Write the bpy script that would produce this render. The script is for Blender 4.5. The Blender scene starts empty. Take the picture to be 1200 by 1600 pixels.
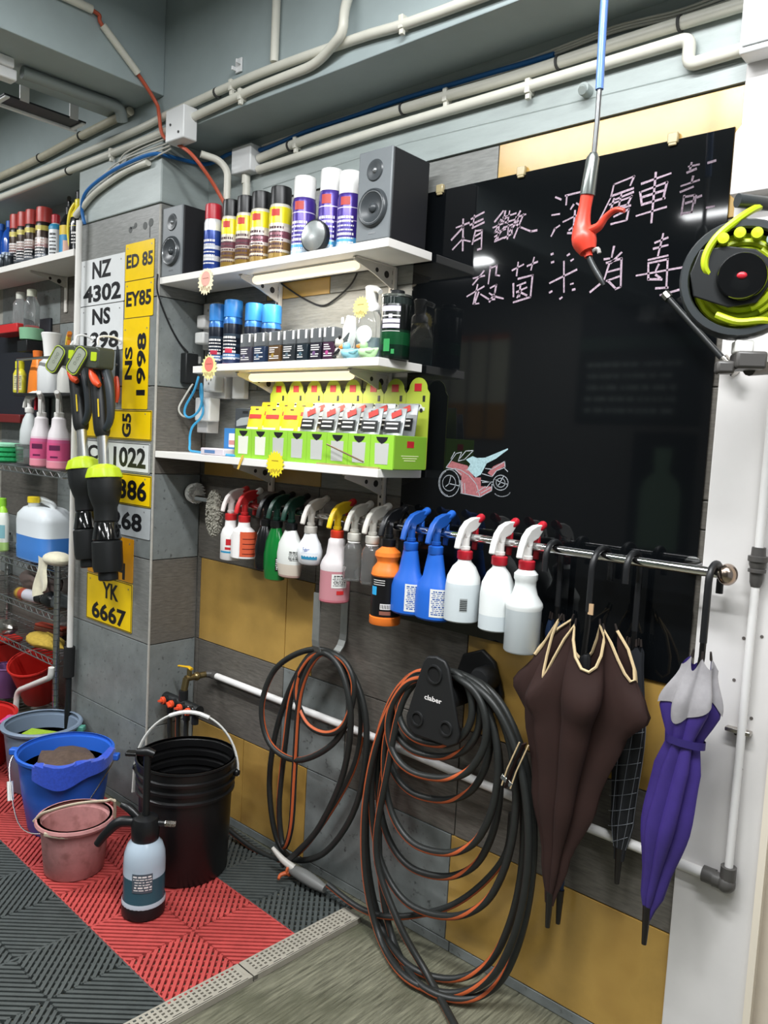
import bpy, bmesh, math, random
from mathutils import Vector as V, Matrix as MX
S = bpy.context.scene
C = S.collection
random.seed(7)
rad = math.radians
sin, cos, pi = math.sin, math.cos, math.pi

# ------------------------------------------------------------------ camera
cam_d = bpy.data.cameras.new('camera')
cam_d.sensor_fit = 'VERTICAL'; cam_d.sensor_height = 32.0
cam_d.lens = 1230.0 / 1600.0 * 32.0
cam_d.clip_start = 0.05
cam = bpy.data.objects.new('camera', cam_d); C.objects.link(cam)
yaw, pitch, roll = rad(41.35), rad(4.99), rad(3.03)
fw = V((-sin(yaw)*cos(pitch), cos(yaw)*cos(pitch), -sin(pitch)))
rt = V((cos(yaw), sin(yaw), 0)); up = rt.cross(fw)
r2 = rt*cos(roll) + up*sin(roll); u2 = up*cos(roll) - rt*sin(roll)
M = MX((r2, u2, -fw)).transposed().to_4x4(); M.translation = V((2.38, -1.70, 1.377))
cam.matrix_world = M
S.camera = cam

# ------------------------------------------------------------------ world, exposure
S.view_settings.view_transform = 'Standard'
S.view_settings.look = 'None'
S.view_settings.gamma = 1.0
S.view_settings.use_curve_mapping = False
S.view_settings.exposure = 0.55
S.cycles.use_denoising = True
S.cycles.max_bounces = 8
S.cycles.sample_clamp_indirect = 6.0
w = bpy.data.worlds.new('world'); S.world = w; w.use_nodes = True
w.node_tree.nodes['Background'].inputs[0].default_value = (0.84, 0.92, 1.0, 1)
w.node_tree.nodes['Background'].inputs[1].default_value = 0.22

# ------------------------------------------------------------------ lights: fluorescent battens under the ceiling, out of frame, plus an added poster light
def lamp(name, loc, size, sizey, watts, rot=(0, 0, 0), col=(.97, .99, 1.0)):
    d = bpy.data.lights.new(name, 'AREA'); d.shape = 'RECTANGLE'; d.size = size; d.size_y = sizey
    d.energy = watts; d.color = col
    o = bpy.data.objects.new(name, d); o.location = loc; o.rotation_euler = rot; C.objects.link(o)
    return o
LAMPS = [((1.95, -0.95, 2.74), 1.2, 36), ((0.95, -1.36, 2.74), 1.3, 26), ((2.9, -1.3, 2.74), 1.2, 14), ((-1.3, -1.35, 2.74), 1.2, 30), ((1.2, -2.7, 2.74), 1.2, 10), ((-.7, -3.0, 2.74), 1.2, 40)]  # last entry is an extra lamp, added to brighten the posters
for i, (p, L, wt) in enumerate(LAMPS):
    lamp('tube_and_fill_light', (p[0], p[1], p[2]-.045), L, .10, wt)

# ------------------------------------------------------------------ materials
def lin(h):
    if not isinstance(h, str): return tuple(h)
    h = h.lstrip('#'); o = []
    for i in (0, 2, 4):
        v = int(h[i:i+2], 16)/255.0
        o.append(v/12.92 if v <= .04045 else ((v+.055)/1.055)**2.4)
    return tuple(o)
_m = {}
def mt(key, col='#808080', rough=.5, metal=0., var=0., scale=30., stretch=None, bump=0., trans=0., ior=1.45, emit=None, coat=0., bands=None, axis='Z', spec=None, alpha=1., dirt=None, sheen=0.):
    """one procedural Principled material per key"""
    if key in _m: return _m[key]
    m = bpy.data.materials.new(key); m.use_nodes = True
    nt = m.node_tree; N = nt.nodes; Lk = nt.links; b = N['Principled BSDF']
    c = lin(col)
    b.inputs['Base Color'].default_value = (*c, 1)
    b.inputs['Roughness'].default_value = rough
    b.inputs['Metallic'].default_value = metal
    b.inputs['Transmission Weight'].default_value = trans
    b.inputs['IOR'].default_value = ior
    b.inputs['Coat Weight'].default_value = coat
    b.inputs['Alpha'].default_value = alpha
    if sheen: b.inputs['Sheen Weight'].default_value = sheen
    if spec is not None: b.inputs['Specular IOR Level'].default_value = spec
    if emit: b.inputs['Emission Color'].default_value = (*lin(emit[0]), 1); b.inputs['Emission Strength'].default_value = emit[1]
    src = None
    if bands:
        tc = N.new('ShaderNodeTexCoord'); sx = N.new('ShaderNodeSeparateXYZ'); rp = N.new('ShaderNodeValToRGB')
        Lk.new(tc.outputs['Generated'], sx.inputs[0]); Lk.new(sx.outputs[axis], rp.inputs[0])
        rp.color_ramp.interpolation = 'CONSTANT'
        el = rp.color_ramp.elements
        while len(el) > 1: el.remove(el[0])
        el[0].position = 0; el[0].color = (*lin(bands[0][1]), 1)
        for p, cc in bands[1:]:
            e = el.new(p); e.color = (*lin(cc), 1)
        src = rp.outputs[0]; Lk.new(src, b.inputs['Base Color'])
    if var or bump or dirt:
        geo = N.new('ShaderNodeNewGeometry'); mp = N.new('ShaderNodeMapping'); nz = N.new('ShaderNodeTexNoise')
        nz.inputs['Scale'].default_value = scale; nz.inputs['Detail'].default_value = 6
        nz.inputs['Roughness'].default_value = .65
        if stretch: mp.inputs['Scale'].default_value = stretch
        Lk.new(geo.outputs['Position'], mp.inputs[0]); Lk.new(mp.outputs[0], nz.inputs['Vector'])
        if var:
            mr = N.new('ShaderNodeMapRange'); mr.inputs[1].default_value = .3; mr.inputs[2].default_value = .7
            mr.inputs[3].default_value = 1-var; mr.inputs[4].default_value = 1+var
            Lk.new(nz.outputs['Fac'], mr.inputs[0])
            mx = N.new('ShaderNodeMix'); mx.data_type = 'RGBA'; mx.blend_type = 'MULTIPLY'; mx.inputs[0].default_value = 1
            if src: Lk.new(src, mx.inputs[6])
            else: mx.inputs[6].default_value = (*c, 1)
            Lk.new(mr.outputs[0], mx.inputs[7]); src = mx.outputs[2]; Lk.new(src, b.inputs['Base Color'])
        if dirt:
            dcol, dscale, dlo, dhi = dirt
            n2 = N.new('ShaderNodeTexNoise'); n2.inputs['Scale'].default_value = dscale; n2.inputs['Detail'].default_value = 7
            Lk.new(geo.outputs['Position'], n2.inputs['Vector'])
            m2 = N.new('ShaderNodeMapRange'); m2.inputs[1].default_value = dlo; m2.inputs[2].default_value = dhi
            Lk.new(n2.outputs['Fac'], m2.inputs[0])
            mx2 = N.new('ShaderNodeMix'); mx2.data_type = 'RGBA'; mx2.inputs[7].default_value = (*lin(dcol), 1)
            Lk.new(m2.outputs[0], mx2.inputs[0])
            if src: Lk.new(src, mx2.inputs[6])
            else: mx2.inputs[6].default_value = (*c, 1)
            src = mx2.outputs[2]; Lk.new(src, b.inputs['Base Color'])
        if bump:
            bp = N.new('ShaderNodeBump'); bp.inputs['Strength'].default_value = bump; bp.inputs['Distance'].default_value = .004
            Lk.new(nz.outputs['Fac'], bp.inputs['Height']); Lk.new(bp.outputs[0], b.inputs['Normal'])
    _m[key] = m
    return m

# ------------------------------------------------------------------ mesh builder
class B:
    def __init__(s): s.v = []; s.f = []; s.m = []
    def add(s, vs, fs, mi=0, mat=None):
        o = len(s.v)
        s.v += [tuple(mat @ V(p)) if mat else tuple(p) for p in vs]
        s.f += [tuple(i+o for i in f) for f in fs]
        s.m += [mi]*len(fs) if isinstance(mi, int) else list(mi)
        return s
    def box(s, c, d, rz=0, mi=0, mat=None, rx=0, ry=0):
        x, y, z = d[0]/2, d[1]/2, d[2]/2
        vs = [(-x,-y,-z),(x,-y,-z),(x,y,-z),(-x,y,-z),(-x,-y,z),(x,-y,z),(x,y,z),(-x,y,z)]
        fs = [(0,3,2,1),(4,5,6,7),(0,1,5,4),(1,2,6,5),(2,3,7,6),(3,0,4,7)]
        T = MX.Translation(c) @ MX.Rotation(rz,4,'Z') @ MX.Rotation(ry,4,'Y') @ MX.Rotation(rx,4,'X')
        return s.add(vs, fs, mi, (mat @ T) if mat else T)
    def bx(s, x0, x1, y0, y1, z0, z1, mi=0):
        return s.box(((x0+x1)/2,(y0+y1)/2,(z0+z1)/2),(abs(x1-x0),abs(y1-y0),abs(z1-z0)),0,mi)
    def lathe(s, prof, c=(0,0,0), n=20, sx=1, sy=1, mat=None, a0=0, a1=360, mi=0, p=2.0, capb=True, capt=True):
        """prof: (r, z) from bottom up; p>2 gives a squarer section"""
        full = abs(a1-a0) >= 359.9; k = n if full else n+1; vs = []; fs = []; ms = []
        for r, z in prof:
            for i in range(k):
                a = rad(a0+(a1-a0)*i/n); ca, sa = cos(a), sin(a)
                if p != 2: q = (abs(ca)**p+abs(sa)**p)**(-1/p); ca *= q; sa *= q
                vs.append((c[0]+r*ca*sx, c[1]+r*sa*sy, c[2]+z))
        for j in range(len(prof)-1):
            for i in range(n if full else n):
                i2 = (i+1) % k if full else i+1
                fs.append((j*k+i, j*k+i2, (j+1)*k+i2, (j+1)*k+i))
        if full and capb and prof[0][0] > 1e-5: fs.append(tuple(range(k-1,-1,-1)))
        if full and capt and prof[-1][0] > 1e-5: fs.append(tuple((len(prof)-1)*k+i for i in range(k)))
        return s.add(vs, fs, mi, mat)
    def cyl(s, a, b, r, r2=None, n=14, mi=0):
        a, b = V(a), V(b); d = b-a
        T = MX.Translation(a) @ d.to_track_quat('Z','Y').to_matrix().to_4x4()
        return s.lathe([(r,0),(r if r2 is None else r2, d.length)], n=n, mat=T, mi=mi)
    def ball(s, c, r, n=14, m=9, mi=0, mat=None):
        r = (r,r,r) if not isinstance(r, tuple) else r
        T = MX.Translation(c) @ MX.Diagonal((r[0],r[1],r[2],1))
        return s.lathe([(sin(pi*j/m) if 0<j<m else 0, -cos(pi*j/m)) for j in range(m+1)], n=n, mat=(mat @ T) if mat else T, mi=mi)
    def tube(s, pts, r, n=8, mi=0, stripe=None, roll=0., smooth=0, cap=True, twist=0., flat=1.):
        """sweep; stripe=(first,last ring side,mat index) paints a stripe along it"""
        pts = [V(p) for p in pts]
        if smooth: pts = spline(pts, smooth)
        tl = twist if isinstance(twist, (list, tuple)) else None
        if tl and smooth: tl = [x[0] for x in spline([V((q,0,0)) for q in tl], smooth)]
        rs = r if isinstance(r, (list, tuple)) else None
        if rs and smooth: rs = [x[0] for x in spline([V((q,0,0)) for q in rs], smooth)]
        vs = []; fs = []; ms = []; nrm = None; L = 0
        for i, p in enumerate(pts):
            t = (pts[min(i+1,len(pts)-1)]-pts[max(i-1,0)])
            if t.length < 1e-9: t = V((0,0,1))
            t.normalize()
            if nrm is None:
                nrm = V((0,-1,0)) if abs(t.y) < .9 else V((0,0,1))
            nrm = (nrm - t*nrm.dot(t)).normalized(); bi = t.cross(nrm)
            if i: L += (p-pts[i-1]).length
            rr = rs[min(i,len(rs)-1)] if rs else r
            for k in range(n):
                a = 2*pi*k/n + roll + (tl[i] if tl else twist*L)
                vs.append(p + nrm*(rr*cos(a)) + bi*(rr*flat*sin(a)))
        for i in range(len(pts)-1):
            for k in range(n):
                k2 = (k+1) % n
                fs.append((i*n+k, i*n+k2, (i+1)*n+k2, (i+1)*n+k))
                ms.append(stripe[2] if stripe and stripe[0] <= k <= stripe[1] else mi)
        if cap:
            fs.append(tuple(range(n-1,-1,-1))); fs.append(tuple((len(pts)-1)*n+k for k in range(n))); ms += [mi, mi]
        return s.add(vs, fs, ms)
    def prism(s, poly, h, mat=None, mi=0, z0=0):
        """2-D outline in x,y (counter-clockwise) pulled up by h"""
        n = len(poly)
        vs = [(x,y,z0) for x,y in poly]+[(x,y,z0+h) for x,y in poly]
        fs = [tuple(range(n-1,-1,-1)), tuple(range(n,2*n))]+[(i,(i+1)%n,n+(i+1)%n,n+i) for i in range(n)]
        return s.add(vs, fs, mi, mat)
    def quad(s, a, b, c, d, mi=0): return s.add([a,b,c,d],[(0,1,2,3)],mi)
    def grid(s, fn, nu, nv, mi=0):
        vs = [fn(i/nu, j/nv) for j in range(nv+1) for i in range(nu+1)]
        fs = [(j*(nu+1)+i, j*(nu+1)+i+1, (j+1)*(nu+1)+i+1, (j+1)*(nu+1)+i) for j in range(nv) for i in range(nu)]
        return s.add(vs, fs, mi)
def spline(pts, k):
    o = []
    for i in range(len(pts)-1):
        p0, p1, p2, p3 = pts[max(i-1,0)], pts[i], pts[i+1], pts[min(i+2,len(pts)-1)]
        for j in range(k):
            t = j/k
            o.append(.5*((2*p1)+(p2-p0)*t+(2*p0-5*p1+4*p2-p3)*t*t+(3*p1-p0-3*p2+p3)*t**3))
    o.append(pts[-1]); return o
def rrect(w, h, r, n=4, cx=0, cy=0):
    o = []
    for q, (sx, sy) in enumerate(((1,1),(-1,1),(-1,-1),(1,-1))):
        for i in range(n+1):
            a = pi/2*q + pi/2*i/n
            o.append((cx+sx*(w/2-r)+r*cos(a), cy+sy*(h/2-r)+r*sin(a)))
    return o
def circ(r, n=16, cx=0, cy=0): return [(cx+r*cos(2*pi*i/n), cy+r*sin(2*pi*i/n)) for i in range(n)]
XZ = MX(((1,0,0,0),(0,0,-1,0),(0,1,0,0),(0,0,0,1)))      # outline x,y -> x,z ; pulled towards -y
def at(x, y, z): return MX.Translation((x, y, z))

def put(name, b, mats, parent=None, loc=None, sm=True, bev=0., ang=38, sub=0, rot=None):
    me = bpy.data.meshes.new(name); me.from_pydata(b.v, [], b.f)
    ms = mats if isinstance(mats, (list, tuple)) else [mats]
    for m in ms: me.materials.append(m)
    if len(ms) > 1: me.polygons.foreach_set('material_index', b.m)
    if sm:
        me.polygons.foreach_set('use_smooth', [True]*len(me.polygons)); me.update()
        me.set_sharp_from_angle(angle=rad(ang))
    me.update()
    o = bpy.data.objects.new(name, me); C.objects.link(o)
    if parent: o.parent = parent
    if loc: o.location = loc
    if rot: o.rotation_euler = rot
    if bev:
        md = o.modifiers.new('bevel','BEVEL'); md.width = bev; md.segments = 2; md.limit_method = 'ANGLE'; md.angle_limit = rad(40)
    if sub:
        md = o.modifiers.new('subdivision','SUBSURF'); md.levels = sub; md.render_levels = sub
    return o
def tag(o, label, cat, group=None):
    o['label'] = label; o['category'] = cat
    if group: o['group'] = group
    return o
def thing(name, label, cat, loc=(0,0,0), rz=0, group=None, rot=None):
    o = bpy.data.objects.new(name, None); C.objects.link(o); o.empty_display_size = .03
    o.location = loc; o.rotation_euler = rot or (0,0,rz)
    return tag(o, label, cat, group)
def struct(name, b, m, sm=False, bev=0., parent=None):
    o = put(name, b, m, parent, sm=sm, bev=bev)
    if not parent: o['kind'] = 'structure'
    return o
def dup(o, loc=None, label=None, rz=None):
    def cp(x, par):
        c = x.copy(); C.objects.link(c); c.parent = par
        for ch in [k for k in C.objects if k.parent == x]: cp(ch, c)
        return c
    r = cp(o, o.parent)
    if loc: r.location = loc
    if label: r['label'] = label
    if rz is not None: r.rotation_euler.z = rz
    return r

# ------------------------------------------------------------------ lettering as flat print
_tc = {}
def glyphs(txt, bold=0.):
    k = (txt, bold)
    if k not in _tc:
        cu = bpy.data.curves.new('lettering','FONT'); cu.body = txt; cu.size = 1; cu.offset = bold; cu.resolution_u = 3
        cu.align_x = 'LEFT'
        ob = bpy.data.objects.new('lettering_tmp', cu); C.objects.link(ob)
        dg = bpy.context.evaluated_depsgraph_get(); dg.update()
        me = bpy.data.meshes.new_from_object(ob.evaluated_get(dg))
        vs = [tuple(v.co[:2]) for v in me.vertices]; fs = [tuple(p.vertices) for p in me.polygons]
        bpy.data.objects.remove(ob); bpy.data.meshes.remove(me); bpy.data.curves.remove(cu)
        if vs:
            x0 = min(v[0] for v in vs); x1 = max(v[0] for v in vs); y0 = min(v[1] for v in vs); y1 = max(v[1] for v in vs)
            vs = [((x-(x0+x1)/2)/max(x1-x0,1e-6), (y-(y0+y1)/2)/max(y1-y0,1e-6)) for x, y in vs]
        _tc[k] = (vs, fs)
    return _tc[k]
def text(b, txt, w, h, mat, bold=0., mi=0, wrap=None):
    """txt fitted to w x h, centred on mat's origin in its x,y plane; wrap=r bends it round a cylinder (axis y, bulging to +z)"""
    vs, fs = glyphs(txt, bold); o = []
    for x, y in vs:
        x *= w; y *= h
        if wrap: a = x/wrap; o.append((wrap*sin(a), y, wrap*cos(a)-wrap))
        else: o.append((x, y, 0))
    return b.add(o, fs, mi, mat)
FRONT = MX(((1,0,0,0),(0,0,-1,0),(0,1,0,0),(0,0,0,1)))   # text x->x, y->z, facing -y
def face(x, y, z, rz=0, spin=0): return MX.Translation((x,y,z)) @ MX.Rotation(rz,4,'Z') @ FRONT @ MX.Rotation(spin,4,'Z')

# ================================================================== THE SETTING
grout = mt('grout', '#9c9a92', .9, var=.15)
cement = mt('cement_tile', '#767b7a', .42, var=.22, scale=9, bump=.25, dirt=('#4b4d4c', 60, .62, .72))
wood = mt('wood_grey_tile', '#625e58', .38, var=.30, scale=22, stretch=(1.2, 1.2, 9), bump=.15)
woodl = mt('wood_light_tile', '#7b7c79', .36, var=.22, scale=20, stretch=(1.2, 1.2, 9), bump=.12)
yell = mt('yellow_tile', '#ae8b48', .22, var=.16, scale=5, dirt=('#83602c', 5, .58, .85), spec=.7)
paint = mt('beam_paint', '#9aa6a7', .55, var=.06, scale=6, bump=.1)
greyp = mt('grey_paint', '#9aa3a1', .38, var=.12, scale=5, stretch=(1, 1, 4), bump=.4)
white = mt('white_wall_paint', '#d9d6d4', .45, var=.03, scale=8)
# slab
floor_m = mt('wet_concrete', '#6d6c5c', .33, var=.65, scale=60, stretch=(2.4, .16, 1), bump=.7, dirt=('#4d4e3e', 3.5, .48, .70))
struct('floor', B().bx(-3.2, 4.2, -3.9, .02, -.06, 0), floor_m)
# main wall: backing + individually laid tiles
struct('wall_back', B().bx(-3.2, 1.81, -.002, .1, 0, 2.9), grout)
WB = bpy.data.objects['wall_back']
def tile(x0, x1, z0, z1, m, par, y=-.008, th=.009, axis='y'):
    g = .0016
    b = B()
    if axis == 'y': b.box((0,0,0), (x1-x0-2*g, th, z1-z0-2*g)); loc = ((x0+x1)/2, y+th/2, (z0+z1)/2)
    else: b.box((0,0,0), (th, x1-x0-2*g, z1-z0-2*g)); loc = (y-th/2, (x0+x1)/2, (z0+z1)/2)
    return put('wall_tile', b, m, par, loc, sm=False, bev=.0012)
rows = [0.0, .03, .33, .63, .93, 1.23, 1.53, 1.83, 2.135]
def row(z0, z1, cols, par, **k):
    for x0, x1, m in cols: tile(x0, x1, z0, z1, m, par, **k)
X = [.0, .02, .62, 1.21, 1.808]
row(0, .03, [(0, .62, cement), (.62, 1.21, cement), (1.21, 1.808, cement)], WB)
row(.03, .33, [(.0, .30, yell), (.30, .62, yell), (.62, 1.195, cement), (1.195, 1.808, yell)], WB)
row(.33, .63, [(0, .02, wood), (.02, .49, wood), (.49, .78, cement), (.78, 1.205, wood), (1.205, 1.808, wood)], WB)
row(.63, .93, [(0, .02, wood), (.02, .49, yell), (.49, .62, yell), (.62, 1.21, wood), (1.21, 1.50, yell), (1.50, 1.808, yell)], WB)
row(.93, 1.23, [(0, .62, wood), (.62, 1.21, wood), (1.21, 1.808, wood)], WB)
row(1.23, 1.292, [(0, .02, wood), (.02, .625, yell), (.625, 1.21, woodl), (1.21, 1.808, wood)], WB)
row(1.292, 1.53, [(0, .02, wood), (.02, .625, woodl), (.625, 1.21, woodl), (1.21, 1.808, wood)], WB)
row(1.53, 1.818, [(0, .30, woodl), (.30, .78, woodl), (.78, 1.21, woodl), (1.21, 1.808, wood)], WB)
row(1.818, 1.872, [(0, .33, woodl), (.33, .625, yell), (.625, 1.21, woodl), (1.21, 1.808, wood)], WB)
row(1.872, 2.135, [(0, .33, woodl), (.33, .625, woodl), (.625, 1.21, woodl), (1.21, 1.808, yell)], WB)
for z0, z1 in zip(rows[1:-1], rows[2:]):
    row(z0, z1, [(-1.69, -1.09, wood if int(z0*10) % 2 else cement), (-1.09, -.56, cement if int(z0*10) % 2 else wood)], WB)
# painted band above the tiles
struct('trim_5', B().bx(-3.2, 1.81, -.014, -.0025, 2.137, 2.345).tube([(0.3,-.0125,2.18),(.9,-.0125,2.20),(1.78,-.0125,2.178)], .003, 6), greyp)
# pillar
PB = struct('wall_pillar', B().bx(-.55, -.010, -.190, -.012, 0, 2.345), grout)
for z0, z1, m in ((0,.03,cement),(.03,.33,cement),(.33,.63,cement),(.63,.93,woodl),(.93,1.23,cement),(1.23,1.53,woodl),(1.53,1.83,cement),(1.83,2.135,woodl)):
    tile(-.55, -.001, z0, z1, m, PB, y=-.2, th=.0105)
for z0, z1, m in ((0,.03,cement),(.03,.33,cement),(.33,.63,cement),(.63,.93,wood),(.93,1.23,cement),(1.23,1.53,wood),(1.53,1.83,cement),(1.83,2.135,woodl)):
    tile(-.199, -.009, z0, z1, m, PB, y=0., th=.0105, axis='x')
put('plaster_cap', B().bx(-.555, .002, -.203, -.012, 2.137, 2.345), greyp, PB, sm=False, bev=.004)
put('corner_bead', B().box((-.001,-.2005,1.08),(.007,.007,2.10)), mt('caulk', '#a9a69e', .8, var=.15), PB, sm=False, bev=.002)
dots = B()
for x, z, r in ((-.188,2.072,.011),(-.155,2.083,.009),(-.094,2.073,.013),(-.058,2.079,.014)): dots.prism(circ(r, 12), .001, at(x,-.2,z) @ XZ)
dots.bx(-.188,-.155,-.201,-.2,2.073,2.081).bx(-.066,-.061,-.201,-.2,2.03,2.07)
put('paint_blot', dots, mt('grey_blot', '#5b5d5c', .7), PB, sm=False)
# beams
struct('trim_1', B().bx(-3.2, 3.2, -.2, .1, 2.345, 2.9), paint, bev=.003)
struct('trim_2', B().bx(-.33, -.0, -3.9, -.2, 2.476, 2.9), paint, bev=.003)
struct('ceiling', B().bx(-3.2, 4.2, -3.9, .1, 2.9, 2.96), mt('ceiling_paint', '#a9b0ae', .7, var=.04))
struct('wall_left', B().bx(-3.3, -3.2, -3.9, .1, 0, 2.9), mt('side_paint', '#7f8584', .6, var=.05))
struct('wall_front', B().bx(-3.2, 4.2, -4.0, -3.9, 0, 2.9), mt('far_paint', '#51504d', .6, var=.1))
# white jamb at the right-hand end of the tiled wall, with the wall going on beyond it
jm = struct('trim_3', B().bx(1.80, 1.966, -.020, .09, 0, 2.9), white, bev=.003)
struct('wall_right', B().bx(1.966, 3.2, -.012, .1, 0, 2.9), mt('cream_wall', '#cfc3b2', .5, var=.04))
struct('trim_4', B().bx(1.966, 1.980, -.032, -.008, 0, 2.32), mt('edge_strip', '#e6dccb', .4))
sc_ = B()
for x, z in ((1.896,1.02),(1.885,.93),(1.925,.86),(1.898,.82),(1.93,1.03),(1.915,.75)): sc_.prism(circ(.0035,8), .0008, at(x,-.0202,z) @ XZ)
put('screw_hole', sc_, mt('hole', '#5d5753', .8), jm, sm=False)

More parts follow.
